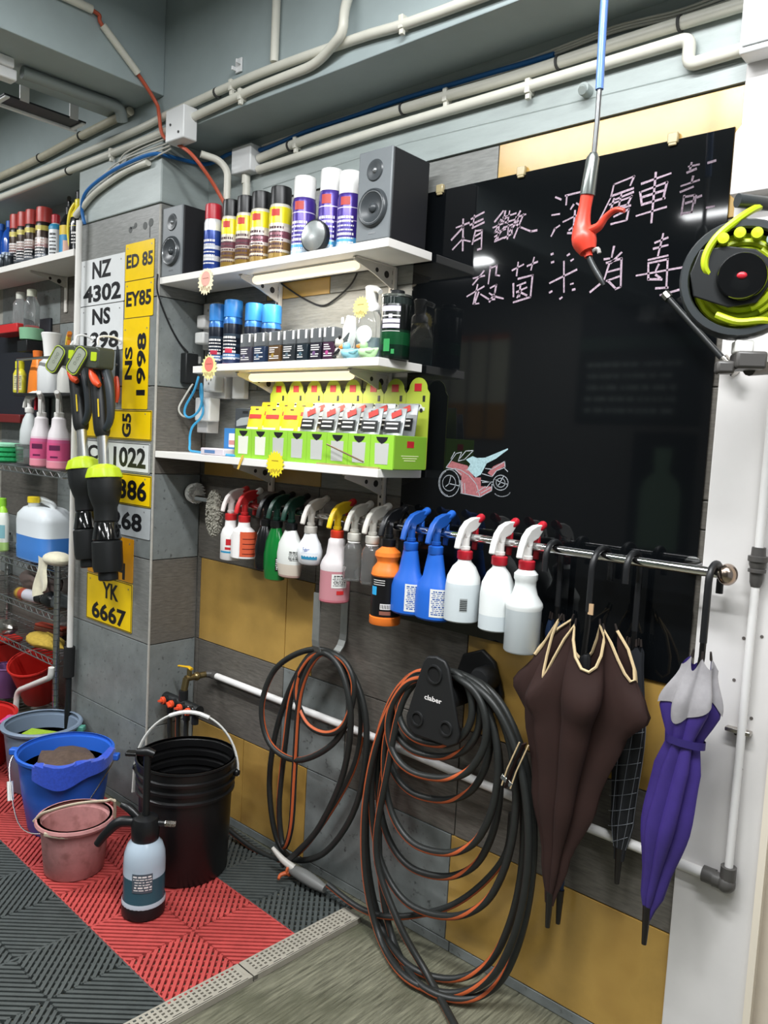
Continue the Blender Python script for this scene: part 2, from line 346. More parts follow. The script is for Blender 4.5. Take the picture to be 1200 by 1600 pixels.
# stroke and hose courses, in metres
CH_TEXT=[[[(1.1153,1.9662),(1.1197,1.8859)],[(1.0944,1.9475),(1.1349,1.9541)],[(1.1169,1.9458),(1.081,1.9179)],[(1.1207,1.9183),(1.0864,1.8926)],[(1.1211,1.9128),(1.1419,1.9062)],[(1.1409,1.9626),(1.1797,1.9741)],[(1.1387,1.9482),(1.1778,1.9573)],[(1.1504,1.9705),(1.1476,1.9416)],[(1.1461,1.9391),(1.1817,1.9488)],[(1.1566,1.9323),(1.1492,1.8985)],[(1.1601,1.9305),(1.1766,1.9302),(1.1784,1.8843),(1.167,1.8825)],[(1.1545,1.9166),(1.1738,1.9234)],[(1.152,1.9049),(1.1747,1.9113)]],[[(1.2379,1.968),(1.2143,1.9455)],[(1.2105,1.9316),(1.2433,1.9388)],[(1.2331,1.948),(1.2163,1.9191),(1.2477,1.9226)],[(1.2171,1.9085),(1.2295,1.9134)],[(1.218,1.8966),(1.243,1.9025)],[(1.2279,1.9331),(1.2272,1.9019)],[(1.2442,1.9671),(1.2401,1.9392)],[(1.2391,1.9523),(1.2759,1.9572)],[(1.2433,1.9388),(1.2831,1.9434)],[(1.2568,1.9652),(1.2528,1.9374)],[(1.2473,1.9279),(1.2718,1.9322)],[(1.2563,1.9318),(1.2558,1.8983)],[(1.2461,1.9021),(1.2675,1.9084),(1.2661,1.9253)],[(1.2879,1.9605),(1.2718,1.9322)],[(1.2768,1.9469),(1.3038,1.9505)],[(1.2977,1.9514),(1.2848,1.9227),(1.2744,1.8985)],[(1.278,1.9313),(1.2909,1.9219),(1.3222,1.9075),(1.3384,1.9078)],[(1.2193,1.9003),(1.2441,1.9283)],[(1.2273,1.941),(1.2576,1.9548)],[(1.2577,1.9135),(1.2835,1.9382)]],[[(1.1591,1.8115),(1.1936,1.8148)],[(1.191,1.827),(1.1587,1.7953)],[(1.1423,1.767),(1.194,1.7881)],[(1.1738,1.794),(1.1641,1.7463)],[(1.1786,1.7748),(1.1675,1.746),(1.1808,1.7464)],[(1.1856,1.7688),(1.213,1.7532),(1.2291,1.7533)],[(1.2099,1.8357),(1.2066,1.7936)],[(1.2102,1.8317),(1.2291,1.8363),(1.2277,1.8128),(1.2391,1.8103)],[(1.214,1.7823),(1.2312,1.7887),(1.228,1.7679),(1.2134,1.7479)],[(1.2118,1.7693),(1.2286,1.7599),(1.2546,1.7526)]],[[(1.2759,1.8196),(1.3072,1.8305)],[(1.2915,1.8373),(1.2894,1.8054)],[(1.3182,1.8255),(1.3459,1.8327)],[(1.3361,1.8438),(1.3295,1.8154)],[(1.2816,1.7867),(1.2841,1.7554)],[(1.2946,1.7971),(1.335,1.8022),(1.3331,1.7501)],[(1.2852,1.741),(1.3331,1.7501)],[(1.2929,1.7805),(1.3168,1.7861)],[(1.2926,1.7651),(1.3207,1.7742)],[(1.3021,1.7797),(1.3011,1.754)],[(1.2951,1.7519),(1.3033,1.7641),(1.3223,1.7549)]],[[(1.3773,1.9377),(1.3972,1.9375)],[(1.384,1.9781),(1.3985,1.9706)],[(1.3792,1.8889),(1.3879,1.9051),(1.3994,1.9104)],[(1.4097,1.9773),(1.4555,1.9799)],[(1.4136,1.9767),(1.4133,1.9563)],[(1.426,1.9442),(1.4329,1.9533)],[(1.4404,1.9555),(1.4525,1.9469)],[(1.4086,1.9177),(1.4594,1.9324)],[(1.4379,1.939),(1.4363,1.8883)],[(1.4259,1.8965),(1.4443,1.9076)],[(1.4226,1.8901),(1.4499,1.8865)]],[[(1.5306,1.9821),(1.5772,1.9917),(1.5701,1.9738)],[(1.5306,1.9821),(1.5257,1.9552),(1.4991,1.9032)],[(1.5291,1.9579),(1.5776,1.9661)],[(1.537,1.9485),(1.5783,1.9579)],[(1.5234,1.9392),(1.5756,1.9488)],[(1.5333,1.9507),(1.5279,1.9287),(1.5666,1.9325),(1.5755,1.9504)],[(1.5504,1.9577),(1.5457,1.9292)],[(1.5283,1.9237),(1.5738,1.9298)],[(1.5366,1.911),(1.5709,1.9222),(1.5675,1.9001)],[(1.5307,1.8955),(1.5659,1.8987)]],[[(1.596,1.9725),(1.6598,1.9832)],[(1.594,1.9553),(1.5995,1.9306)],[(1.5957,1.9551),(1.6532,1.9658),(1.6478,1.9324)],[(1.5998,1.9273),(1.651,1.9334)],[(1.6001,1.9432),(1.6463,1.9498)],[(1.5897,1.9049),(1.6559,1.9139)],[(1.6264,1.9908),(1.6253,1.8854)]],[[(1.7032,1.9967),(1.701,1.9849)],[(1.6975,1.9901),(1.7192,1.9906)],[(1.6953,1.9783),(1.7137,1.9826)],[(1.7087,1.9683),(1.7066,1.9565)],[(1.6849,1.9526),(1.722,1.9584)],[(1.6843,1.9404),(1.7106,1.9467)],[(1.6931,1.9313),(1.6901,1.8917)],[(1.6933,1.9282),(1.7152,1.9292),(1.712,1.8946)],[(1.6976,1.9152),(1.7131,1.9174)],[(1.6931,1.8944),(1.712,1.8946)],[(1.7185,1.9272),(1.7167,1.9122)],[(1.7219,1.9236),(1.7295,1.9254)],[(1.7376,1.9902),(1.7526,1.9918)],[(1.7425,1.8991),(1.7576,1.8998)]],[[(1.384,1.7786),(1.4528,1.8029)],[(1.418,1.8255),(1.4238,1.7542)],[(1.3826,1.8458),(1.3874,1.847)],[(1.385,1.8267),(1.3905,1.8278)],[(1.426,1.8384),(1.4312,1.8412)],[(1.4364,1.8252),(1.4423,1.8279)],[(1.44,1.771),(1.4461,1.7718)],[(1.4458,1.7574),(1.4519,1.7583)],[(1.385,1.7564),(1.3912,1.7587)],[(1.4144,1.7393),(1.4196,1.7424)]],[[(1.5207,1.8192),(1.5334,1.8194)],[(1.5421,1.8448),(1.5386,1.8221)],[(1.5378,1.809),(1.5611,1.8294)],[(1.4914,1.7484),(1.5212,1.7692)],[(1.5342,1.8094),(1.5244,1.7739)],[(1.5269,1.8102),(1.5622,1.8162),(1.5657,1.7536),(1.5535,1.7497)],[(1.5322,1.7898),(1.5588,1.7936)],[(1.5302,1.7701),(1.5602,1.7771)],[(1.5339,1.7697),(1.5534,1.7514)]],[[(1.6542,1.8578),(1.6464,1.8131)],[(1.6374,1.8411),(1.6648,1.8486)],[(1.6351,1.8287),(1.6661,1.8328)],[(1.6253,1.8059),(1.668,1.8106)],[(1.6006,1.7748),(1.7011,1.782)],[(1.6258,1.7995),(1.6288,1.764),(1.6591,1.7611)],[(1.6292,1.7991),(1.6687,1.8027),(1.6707,1.7411)],[(1.6497,1.7937),(1.6441,1.7816)],[(1.6474,1.7431),(1.6739,1.7424)],[(1.6449,1.772),(1.6555,1.7646)],[(1.6587,1.7278),(1.7097,1.7376)]]]
CH_WHITE=[[(1.1089,1.3225),(1.1383,1.3598),(1.1561,1.3646)],[(1.1561,1.3646),(1.1469,1.3425)],[(1.147,1.3405),(1.166,1.3455),(1.1928,1.3702),(1.1691,1.3681),(1.1491,1.3456)],[(1.1078,1.3214),(1.1365,1.3182),(1.1594,1.3059)],[(1.1363,1.3202),(1.1586,1.3166),(1.1834,1.3055),(1.2087,1.2839),(1.2229,1.2521)],[(1.1607,1.2567),(1.2229,1.2521),(1.2572,1.2712),(1.257,1.2875)],[(1.1581,1.29),(1.1631,1.2569)],[(1.2231,1.2946),(1.2533,1.292),(1.2396,1.2766)],[(1.2253,1.3121),(1.2556,1.3065)],[(1.2335,1.3261),(1.2541,1.3254)],[(1.2541,1.3254),(1.2906,1.3474),(1.2929,1.3325),(1.2679,1.3225),(1.2556,1.3065)],[(1.292,1.3296),(1.3014,1.3227)],[(1.227,1.2901),(1.2589,1.2933)],[(1.1633,1.2864),(1.1665,1.2591)],[(1.1708,1.2831),(1.175,1.2588)],[(1.2245,1.2619),(1.2554,1.2797)],[(1.2104,1.2627),(1.237,1.2802)],[(1.1741,1.3186),(1.1871,1.3194)],[(1.1196,1.2793),(1.1519,1.2757)],[(1.1256,1.2996),(1.1209,1.2794)],[(1.1103,1.2706),(1.1221,1.2795)],[(1.2813,1.2949),(1.2892,1.3087)],[(1.2674,1.2997),(1.2825,1.2941)],[(1.2825,1.2941),(1.3017,1.2908)],[(1.2825,1.2941),(1.2732,1.283)],[(1.1331,1.3635),(1.1222,1.3451)],[(1.155,1.2829),(1.1542,1.2717),(1.1501,1.2614),(1.1432,1.2528),(1.134,1.2469),(1.1235,1.2442),(1.1126,1.2451),(1.1025,1.2495),(1.0941,1.2569),(1.0884,1.2667),(1.0858,1.2778),(1.0867,1.2892),(1.091,1.2997),(1.0981,1.3083),(1.1075,1.3141),(1.1181,1.3165),(1.1289,1.3154),(1.1388,1.3109),(1.147,1.3035),(1.1525,1.2938),(1.155,1.2829)],[(1.1424,1.282),(1.1418,1.2755),(1.1392,1.2695),(1.1348,1.2645),(1.129,1.2611),(1.1224,1.2595),(1.1155,1.26),(1.1092,1.2625),(1.104,1.2668),(1.1005,1.2724),(1.0989,1.2788),(1.0995,1.2853),(1.1022,1.2914),(1.1067,1.2964),(1.1126,1.2998),(1.1192,1.3012),(1.126,1.3006),(1.1323,1.2981),(1.1374,1.2938),(1.1409,1.2883),(1.1424,1.282)],[(1.3047,1.2947),(1.304,1.2889),(1.3013,1.2834),(1.2968,1.2789),(1.2908,1.2758),(1.284,1.2743),(1.2771,1.2747),(1.2706,1.2769),(1.2653,1.2807),(1.2617,1.2857),(1.2601,1.2915),(1.2608,1.2975),(1.2636,1.303),(1.2682,1.3075),(1.2743,1.3106),(1.2811,1.312),(1.288,1.3115),(1.2944,1.3092),(1.2996,1.3054),(1.3031,1.3004),(1.3047,1.2947)],[(1.3117,1.2698),(1.3108,1.2683),(1.3095,1.2668),(1.308,1.2654),(1.3063,1.264),(1.3043,1.2628),(1.3021,1.2617),(1.2997,1.2608),(1.2972,1.26),(1.2945,1.2594),(1.2918,1.2589),(1.2891,1.2586),(1.2863,1.2585),(1.2836,1.2586),(1.2809,1.2589),(1.2783,1.2593),(1.2758,1.2599),(1.2735,1.2607),(1.2714,1.2617),(1.2695,1.2628),(1.2679,1.264)],[(1.2959,1.2941),(1.2955,1.2906),(1.2938,1.2873),(1.2911,1.2846),(1.2875,1.2827),(1.2834,1.2818),(1.2793,1.2821),(1.2754,1.2834),(1.2722,1.2857),(1.2701,1.2887),(1.2692,1.2922),(1.2695,1.2957),(1.2712,1.299),(1.274,1.3017),(1.2776,1.3036),(1.2817,1.3044),(1.2859,1.3042),(1.2897,1.3028),(1.2928,1.3005),(1.2949,1.2975),(1.2959,1.2941)],[(1.1179,1.2471),(1.1139,1.2478),(1.11,1.2491),(1.1062,1.2509),(1.1027,1.2532),(1.0995,1.256),(1.0967,1.2592),(1.0943,1.2628),(1.0923,1.2667),(1.0909,1.2709),(1.0899,1.2752),(1.0895,1.2796),(1.0896,1.284),(1.0903,1.2883),(1.0915,1.2925),(1.0932,1.2965),(1.0953,1.3002),(1.0979,1.3036),(1.1009,1.3065),(1.1043,1.309),(1.1079,1.311)]]
CH_PINK=[[(1.1089,1.3225),(1.1251,1.3393),(1.1475,1.3347),(1.1768,1.3304),(1.2004,1.3008),(1.2214,1.3022),(1.2231,1.2792),(1.2564,1.2817),(1.256,1.2711),(1.2229,1.2521),(1.1607,1.2567),(1.1598,1.3),(1.1365,1.3182)],[(1.2412,1.3151),(1.2581,1.3333),(1.2906,1.348),(1.2926,1.3353),(1.2657,1.3223),(1.2567,1.3065)]]
CH_BLUE=[[(1.1708,1.3457),(1.1915,1.3556),(1.2059,1.3515),(1.2313,1.3537),(1.2969,1.3805),(1.2984,1.3778),(1.2634,1.3526),(1.237,1.3397),(1.2208,1.3099),(1.2051,1.3011),(1.1775,1.3207),(1.186,1.3349)]]
HOSE_L=[(.334,-.1,.06),(.464,-.072,.02),(.597,-.05,.035),(.729,-.045,.19),(.86,-.04,.438),(.858,-.035,.63),(.777,-.04,.724),(.671,-.045,.729),(.579,-.05,.602),(.51,-.05,.416),(.493,-.05,.238),(.537,-.05,.085),(.632,-.055,.049),(.781,-.065,.139),(.897,-.07,.323),(.926,-.07,.524),(.889,-.07,.664),(.795,-.07,.745),(.668,-.075,.737),(.537,-.085,.649),(.497,-.1,.519),(.544,-.1,.413),(.674,-.1,.4),(.811,-.09,.49),(.869,-.085,.609),(.833,-.085,.71),(.751,-.085,.747),(.67,-.09,.697),(.65,-.095,.599),(.714,-.105,.529),(.803,-.105,.523),(.868,-.1,.574),(.893,-.1,.69),(.835,-.1,.755),(.723,-.1,.738),(.624,-.085,.6),(.588,-.075,.424),(.566,-.07,.205),(.6,-.075,.088),(.648,-.09,.179),(.663,-.1,.392),(.685,-.11,.621),(.76,-.11,.752),(.846,-.11,.727),(.896,-.11,.6),(.858,-.09,.412),(.764,-.08,.219),(.679,-.085,.106),(.634,-.11,.051)]
HOSE_R=[(1.194,-.115,.811),(1.132,-.116,.785),(1.094,-.117,.746),(1.077,-.12,.7),(1.083,-.122,.657),(1.111,-.125,.625),(1.158,-.126,.612),(1.228,-.127,.623),(1.276,-.126,.647),(1.303,-.125,.68),(1.314,-.122,.72),(1.309,-.12,.761),(1.288,-.117,.794),(1.251,-.116,.813),(1.184,-.1,.798),(1.111,-.101,.767),(1.067,-.102,.723),(1.046,-.105,.67),(1.052,-.107,.62),(1.085,-.11,.585),(1.14,-.111,.571),(1.222,-.112,.585),(1.281,-.111,.614),(1.314,-.11,.653),(1.328,-.107,.698),(1.322,-.105,.743),(1.297,-.102,.78),(1.253,-.101,.801),(1.203,-.125,.798),(1.124,-.126,.764),(1.076,-.127,.711),(1.054,-.13,.648),(1.061,-.132,.588),(1.097,-.135,.544),(1.158,-.136,.527),(1.247,-.137,.543),(1.313,-.136,.577),(1.349,-.135,.624),(1.365,-.132,.678),(1.359,-.13,.732),(1.331,-.127,.776),(1.281,-.126,.802),(1.175,-.09,.802),(1.092,-.091,.762),(1.042,-.092,.696),(1.019,-.095,.616),(1.027,-.097,.537),(1.066,-.1,.478),(1.133,-.101,.452),(1.229,-.102,.469),(1.3,-.101,.51),(1.339,-.1,.568),(1.355,-.097,.638),(1.348,-.095,.708),(1.317,-.092,.767),(1.262,-.091,.803),(1.191,-.11,.801),(1.106,-.111,.753),(1.056,-.112,.667),(1.034,-.115,.559),(1.044,-.117,.451),(1.087,-.12,.368),(1.16,-.121,.329),(1.263,-.122,.347),(1.339,-.121,.399),(1.38,-.12,.476),(1.396,-.117,.569),(1.387,-.115,.665),(1.351,-.112,.746),(1.289,-.111,.798),(1.169,-.08,.782),(1.072,-.081,.727),(1.013,-.082,.628),(.988,-.085,.504),(.999,-.087,.38),(1.047,-.09,.285),(1.127,-.091,.241),(1.24,-.092,.262),(1.325,-.091,.323),(1.37,-.09,.41),(1.387,-.087,.517),(1.377,-.085,.625),(1.339,-.082,.718),(1.273,-.081,.777),(1.183,-.1,.806),(1.076,-.101,.742),(1.013,-.102,.624),(.984,-.105,.472),(.998,-.107,.321),(1.054,-.11,.205),(1.146,-.111,.152),(1.276,-.112,.178),(1.374,-.111,.253),(1.426,-.11,.36),(1.446,-.107,.488),(1.434,-.105,.618),(1.388,-.102,.728),(1.309,-.101,.799),(1.165,-.075,.789),(1.048,-.076,.712),(.979,-.077,.564),(.949,-.08,.373),(.965,-.082,.18),(1.029,-.085,.031),(1.183,-.152,.02),(1.295,-.116,.02),(1.383,-.086,.089),(1.439,-.085,.222),(1.46,-.082,.382),(1.445,-.08,.546),(1.394,-.077,.685),(1.305,-.076,.776),(1.199,-.12,.797),(1.082,-.121,.719),(1.012,-.122,.57),(.981,-.125,.376),(.997,-.127,.181),(1.062,-.13,.032),(1.215,-.194,.02),(1.329,-.156,.02),(1.422,-.131,.096),(1.479,-.13,.23),(1.5,-.127,.392),(1.485,-.125,.555),(1.433,-.122,.695),(1.343,-.121,.785),(1.175,-.09,.802),(1.084,-.091,.729),(1.032,-.092,.579),(1.01,-.095,.38),(1.028,-.097,.177),(1.089,-.101,.02),(1.251,-.187,.02),(1.36,-.156,.02),(1.426,-.101,.067),(1.478,-.1,.206),(1.497,-.097,.375),(1.482,-.095,.547),(1.427,-.092,.695),(1.331,-.091,.79),(1.187,-.105,.798),(1.096,-.12,.71),(1.065,-.135,.511),(1.044,-.14,.271),(1.142,-.15,.119),(1.259,-.153,.02),(1.418,-.248,.02)]
HOSE_RR=[-1.2,.25,.25,.25,.25,.25,.25,.25,-1.2,-2.1,-2.1,-2.1,-2.1,-2.1,-1.2,.25,.25,.25,.25,.25,.25,.25,-1.2,-2.1,-2.1,-2.1,-2.1,-2.1,-1.2,.25,.25,.25,.25,.25,.25,.25,-1.2,-2.1,-2.1,-2.1,-2.1,-2.1,-1.2,.25,.25,.25,.25,.25,.25,.25,-1.2,-2.1,-2.1,-2.1,-2.1,-2.1,-1.2,.25,.25,.25,.25,.25,.25,.25,-1.2,-2.1,-2.1,-2.1,-2.1,-2.1,-1.2,.25,.25,.25,.25,.25,.25,.25,-1.2,-2.1,-2.1,-2.1,-2.1,-2.1,-1.2,.25,.25,.25,.25,.25,.25,.25,-1.2,-2.1,-2.1,-2.1,-2.1,-2.1,-1.2,.25,.25,.25,.25,.25,.25,.25,-1.2,-2.1,-2.1,-2.1,-2.1,-2.1,-1.2,.25,.25,.25,.25,.25,.25,.25,-1.2,-2.1,-2.1,-2.1,-2.1,-2.1,-1.2,.25,.25,.25,.25,.25,.25,.25,-1.2,-2.1,-2.1,-2.1,-2.1,-2.1,.2,.2,.2,.2,.2,.2,.2]
HOSE_G=[(.828,-.1,.068),(.954,-.1,.053),(1.062,-.1,.075),(1.168,-.08,.122),(1.266,-.07,.191),(1.349,-.06,.287),(1.399,-.055,.381),(1.406,-.055,.483)]

# ================================================================== PIPES, BOXES, CABLES
pvc = mt('pvc_pipe', '#d2d0c4', .38, var=.05, scale=12)
pvc2 = mt('pvc_old', '#b5b09c', .5, var=.12, scale=20)
tie = mt('cable_tie', '#3b3b3a', .6)
boxw = mt('box_plastic', '#dedfdf', .4)
def pipe(name, label, pts, r, cat='pipe', smooth=6, m=None, clips=(), ties=(), n=12, group=None):
    t = thing(name, label, cat, group=group)
    put('pipe_run', B().tube(pts, r, n, smooth=smooth), m or pvc, t)
    for p in clips:
        b = B().box((p[0], p[1]+.004, p[2]), (.014, r*2+.006, r*2+.007)).box((p[0], p[1]-.002, p[2]-r-.008), (.012, .012, .016))
        put('clip', b, pvc, t, sm=False, bev=.002)
    for p in ties:
        put('cable_tie', B().lathe([(r+.0015,-.003),(r+.003,-.003),(r+.003,.003),(r+.0015,.003)], mat=MX.Translation(p) @ MX.Rotation(pi/2,4,'Y'), n=14), tie, t)
    return t
def bend(pts, rr=.04):
    """rounds the corners of a polyline"""
    pts = [V(p) for p in pts]; o = [pts[0]]
    for a, b, c in zip(pts, pts[1:], pts[2:]):
        d1, d2 = (a-b), (c-b); k = min(rr, d1.length*.49, d2.length*.49)
        p, q = b+d1.normalized()*k, b+d2.normalized()*k
        for i in range(7):
            u = i/6; o.append(p*(1-u)**2 + b*2*u*(1-u) + q*u*u)
    o.append(pts[-1]); return o
pipe('conduit', 'long cream conduit running along the top of the beam face', [(-3.15,-.2135,2.39),(-.47,-.2135,2.389),(.08,-.2135,2.403),(.5,-.2135,2.410),(.89,-.2135,2.396),(1.3,-.2135,2.375),(2.9,-.2135,2.36)], .0125, clips=[(.385,-.2135,2.408),(1.05,-.2135,2.388)], ties=[(.31,-.2135,2.406)])
pipe('conduit', 'cream conduit on the lower beam edge entering the junction box', [(-3.15,-.2135,2.341),(-.47,-.2135,2.347),(.10,-.2135,2.353)], .0125, clips=[(-.30,-.2135,2.348)], ties=[(-.62,-.2135,2.346)])
pipe('conduit', 'cream conduit leaving the junction box and bending up the beam face', bend([(.18,-.2135,2.362),(.51,-.2135,2.374),(.75,-.2135,2.372),(.872,-.2400,2.405),(.872,-.2400,2.46),(.872,-.2135,2.54),(.872,-.2135,2.898)], .05), .0125, smooth=0, clips=[(.43,-.2135,2.371)])
pipe('conduit', 'short upright cream conduit dropping down the beam face to the long one', [(.573,-.2135,2.898),(.573,-.2135,2.425)], .012, smooth=0)
pipe('conduit', 'old yellowed conduit climbing towards the cross beam', [(-3.15,-.217,2.44),(-1.2,-.217,2.432),(-.53,-.217,2.452),(-.32,-.217,2.458),(-.17,-.222,2.460)], .0145, m=pvc2, ties=[(-.52,-.217,2.452),(-.85,-.217,2.437)])
jb = thing('junction_box', 'white junction box on the beam where the conduit turns down', 'junction box', (.145,-.2005,2.29))
put('box_body', B().bx(-.05,.05,-.052,0,0,.10), boxw, jb, bev=.004)
put('screw', B().cyl((-.02,-.052,.05),(-.02,-.0545,.05),.004,n=8).cyl((.025,-.052,.02),(.025,-.0545,.02),.004,n=8), tie, jb)
pipe('conduit', 'bent cream conduit dropping from the beam box behind the spray cans', bend([(.165,-.165,2.27),(.19,-.11,2.262),(.21,-.09,2.23),(.21,-.09,1.892)], .05), .0115, smooth=0, ties=[(.21,-.09,2.13)])
jb2 = thing('junction_box', 'white junction box on the wall band feeding two long conduits', 'junction box', (.235,-.0145,2.23))
put('box_body', B().bx(-.05,.05,-.045,0,0,.085), boxw, jb2, bev=.004)
put('cable_gland', B().lathe([(.011,-.03),(.014,-.03),(.014,0),(.011,0)],c=(0,-.02,0)), pvc, jb2)
pipe('conduit', 'ribbed short conduit under the wall junction box', [(.238,-.034,2.2),(.238,-.034,2.14)], .013, smooth=0)
pipe('conduit', 'upper of two cream conduits on the wall band under the beam', [(.29,-.028,2.272),(.565,-.028,2.287),(.96,-.028,2.285),(1.244,-.028,2.279),(1.57,-.028,2.282),(1.795,-.028,2.281)], .0135, clips=[(.47,-.028,2.283),(1.05,-.028,2.284)], ties=[(.44,-.028,2.281),(.90,-.028,2.286),(1.375,-.028,2.28),(1.66,-.028,2.282)])
pipe('conduit', 'lower cream conduit on the wall band ending in a double elbow', bend([(.29,-.028,2.237),(.83,-.028,2.246),(1.25,-.028,2.245),(1.684,-.028,2.246),(1.684,-.028,2.192),(1.80,-.028,2.194)], .018), .0135, smooth=0, clips=[(1.30,-.028,2.244)])
jb3 = thing('junction_box', 'white switch box at the wall corner above the yellow tiles', 'junction box', (1.83,-.0205,2.165))
put('box_body', B().bx(-.03,.04,-.05,0,0,.11), boxw, jb3, bev=.004)
put('cover', B().bx(-.024,.034,-.054,-.05,.012,.098), mt('box_cover','#c9cdce',.4), jb3, bev=.003)
put('stub_knob', B().cyl((1.45,-.014,2.2),(1.45,-.04,2.2),.014).cyl((1.45,-.04,2.2),(1.455,-.052,2.19),.009), greyp, bpy.data.objects['trim_5'])
blue_c = mt('blue_cable', '#2166a8', .45); wh_c = mt('white_cable', '#c9c7bd', .5); or_c = mt('orange_cable', '#b9543a', .5); blk_c = mt('black_cable', '#17181a', .5); cyan_c = mt('cyan_cable', '#3f9fd0', .4)
def cable(name, label, pts, r, m, smooth=6, n=7, cat='cable', group=None):
    return tag(put(name, B().tube(pts, r, n, smooth=smooth), m), label, cat, group)
cable('blue_cable', 'blue cable bent over the top of the pillar and along the wall', [(-.49,-.212,2.13),(-.495,-.222,2.19),(-.43,-.236,2.235),(-.28,-.236,2.270),(-.12,-.234,2.284),(-.02,-.220,2.290),(.012,-.19,2.286),(.014,-.08,2.296),(.03,-.03,2.305),(.14,-.024,2.32),(.3,-.024,2.30),(.5,-.024,2.311),(.68,-.024,2.311),(.9,-.024,2.314),(1.1,-.024,2.31),(1.3,-.024,2.305),(1.36,-.024,2.304)], .0065, blue_c)
for i in range(5):
    o = .004*i
    cable('white_wire', 'thin white wire in the tangle across the pillar top', [(-.5+.04*i,-.2145-.0035*(i%3),2.235+o*2),(-.38+.03*i,-.216-.003*(i%2),2.27+.012*(i%3)),(-.2,-.2145-.004*(i%3),2.285+.011*i),(-.02+.02*i,-.2145-.004*(i%2),2.283+.014*i),(.07,-.2135-.0035*(i%3),2.29+.009*i)], .0028, wh_c, cat='wire', group='white wires on the pillar top')
cable('white_conduit', 'white flexible tube lying against the top of the pillar', [(-.555,-.215,2.17),(-.50,-.217,2.192),(-.40,-.217,2.232),(-.2,-.216,2.268),(-.06,-.215,2.272)], .0115, pvc, n=10, cat='pipe')
for i in range(3):
    cable('white_wire', 'pale wire tied along the top of the wall conduits', [(.3,-.02-.003*i,2.298+.006*i),(.6,-.02,2.311+.004*i),(.95,-.021,2.309+.005*i),(1.25,-.021,2.301+.006*i),(1.5,-.021,2.312+.006*i),(1.66,-.024,2.298+.007*i),(1.79,-.026,2.30+.01*i)], .003, wh_c, cat='wire', group='pale wires along the wall conduits')
t = thing('sleeved_cable', 'orange cable with white sleeves hanging from the cross beam', 'cable')
put('cable', B().tube([(.010,-1.2,2.66),(.010,-.70,2.63),(.010,-.46,2.632),(.010,-.427,2.601),(.010,-.304,2.506),(.010,-.235,2.44),(.03,-.236,2.40),(.05,-.232,2.33),(.11,-.215,2.296),(.183,-.20,2.245),(.20,-.12,2.16),(.2295,-.092,2.07),(.2295,-.090,1.9)], .006, 8, smooth=6), or_c, t)
put('sleeve', B().tube([(.012,-1.2,2.66),(.0125,-.70,2.63),(.0125,-.463,2.632)], .0125, 10), pvc, t)
put('sleeve', B().tube([(.0125,-.427,2.601),(.0125,-.304,2.506)], .0115, 10), pvc, t)
# batten under the cross beam
t = thing('batten_light', 'unlit tube batten fixed under the grey cross beam', 'light', (-.18,-.62,2.476))
put('channel', B().bx(-.03,.03,-1.2,0,-.03,-.0005), boxw, t, bev=.004)
put('end_cap', B().bx(-.022,.022,-.045,.012,-.062,-.03), boxw, t, bev=.005)
put('tube', B().cyl((0,-1.2,-.05),(0,-.045,-.05),.013), mt('tube_glass','#e6e8e8',.3), t)
t = tag(put('batten_pipe', B().tube([(-.18,-.585,2.455),(-.172,-.4,2.4555),(-.165,-.29,2.456),(-.168,-.262,2.448),(-.18,-.245,2.42)], .019, 12, smooth=5), mt('dull_pipe','#7d8583',.45)), 'dull grey pipe continuing from the unlit batten to the beam', 'pipe')
t = thing('hanging_tray', 'small dark open tray with white rail hung beside the cross beam', 'tray', (-.335,-.42,2.44))
put('tray_panel', B().bx(-.09,-.008,-.15,.13,-.006,0), mt('dark_tray','#1c2027',.5), t, bev=.001)
put('rail', B().bx(-.105,-.09,-.17,.14,-.014,.004), boxw, t, bev=.003)
for y in (-.14,.12): put('rail_clip', B().bx(-.092,-.006,y-.008,y+.008,-.012,-.006), boxw, t, bev=.002)
for y in (-.085, .085): put('hanger', B().bx(-.012,-.0055,y-.015,y+.015,-.006,.09), boxw, t)
tag(put('hook', B().box((.40,-.204,2.465),(.03,.006,.04)).box((.39,-.214,2.455),(.006,.018,.012)).box((.41,-.214,2.47),(.006,.018,.012)), boxw, sm=False, bev=.002), 'small white plastic hook screwed on the beam over the conduits', 'hook')

# low water pipe, wall elbow and riser
t = thing('water_pipe', 'white water pipe low along the wall ending in a black elbow', 'pipe')
put('pipe_run', B().tube([(.16,-.03,.527),(.9,-.03,.526),(1.44,-.03,.510),(1.875,-.03,.508)], .0115, 12), mt('white_pipe','#e4e2e0',.3), t)
fit = mt('grey_fitting','#4c4a48',.4); met = mt('steel','#b9b4ad',.25,1.); chrome = mt('chrome','#dcdcdc',.10,1.)
put('collar', B().cyl((1.862,-.03,.508),(1.888,-.03,.508),.017).cyl((.13,-.03,.527),(.165,-.03,.527),.015), fit, t)
put('elbow', B().tube(bend([(1.885,-.035,.508),(1.913,-.035,.508),(1.913,-.035,.545)],.02), .016, 12).ball((1.911,-.036,.508),.019), fit, t)
t = thing('riser_pipe', 'thin white riser pipe on the white jamb with a dark valve', 'pipe')
put('pipe_run', B().cyl((1.913,-.035,.54),(1.913,-.035,1.135),.0085), mt('white_pipe','#e4e2e0',.3), t)
put('pipe_run', B().cyl((1.913,-.035,1.205),(1.913,-.035,2.15),.0085), mt('white_pipe','#e4e2e0',.3), t)
put('valve', B().lathe([(.009,0),(.012,.01),(.013,.03),(.017,.03),(.017,.036),(.013,.037),(.016,.045),(.016,.05),(.019,.052),(.019,.062),(.014,.063),(.013,.08)],c=(1.913,-.035,1.13)), fit, t)
put('pipe_clip', B().box((1.905,-.029,.83),(.05,.018,.009)), met, t, bev=.002)
put('pipe_clip', B().box((1.913,-.029,1.6),(.035,.018,.009)), met, t, bev=.002)

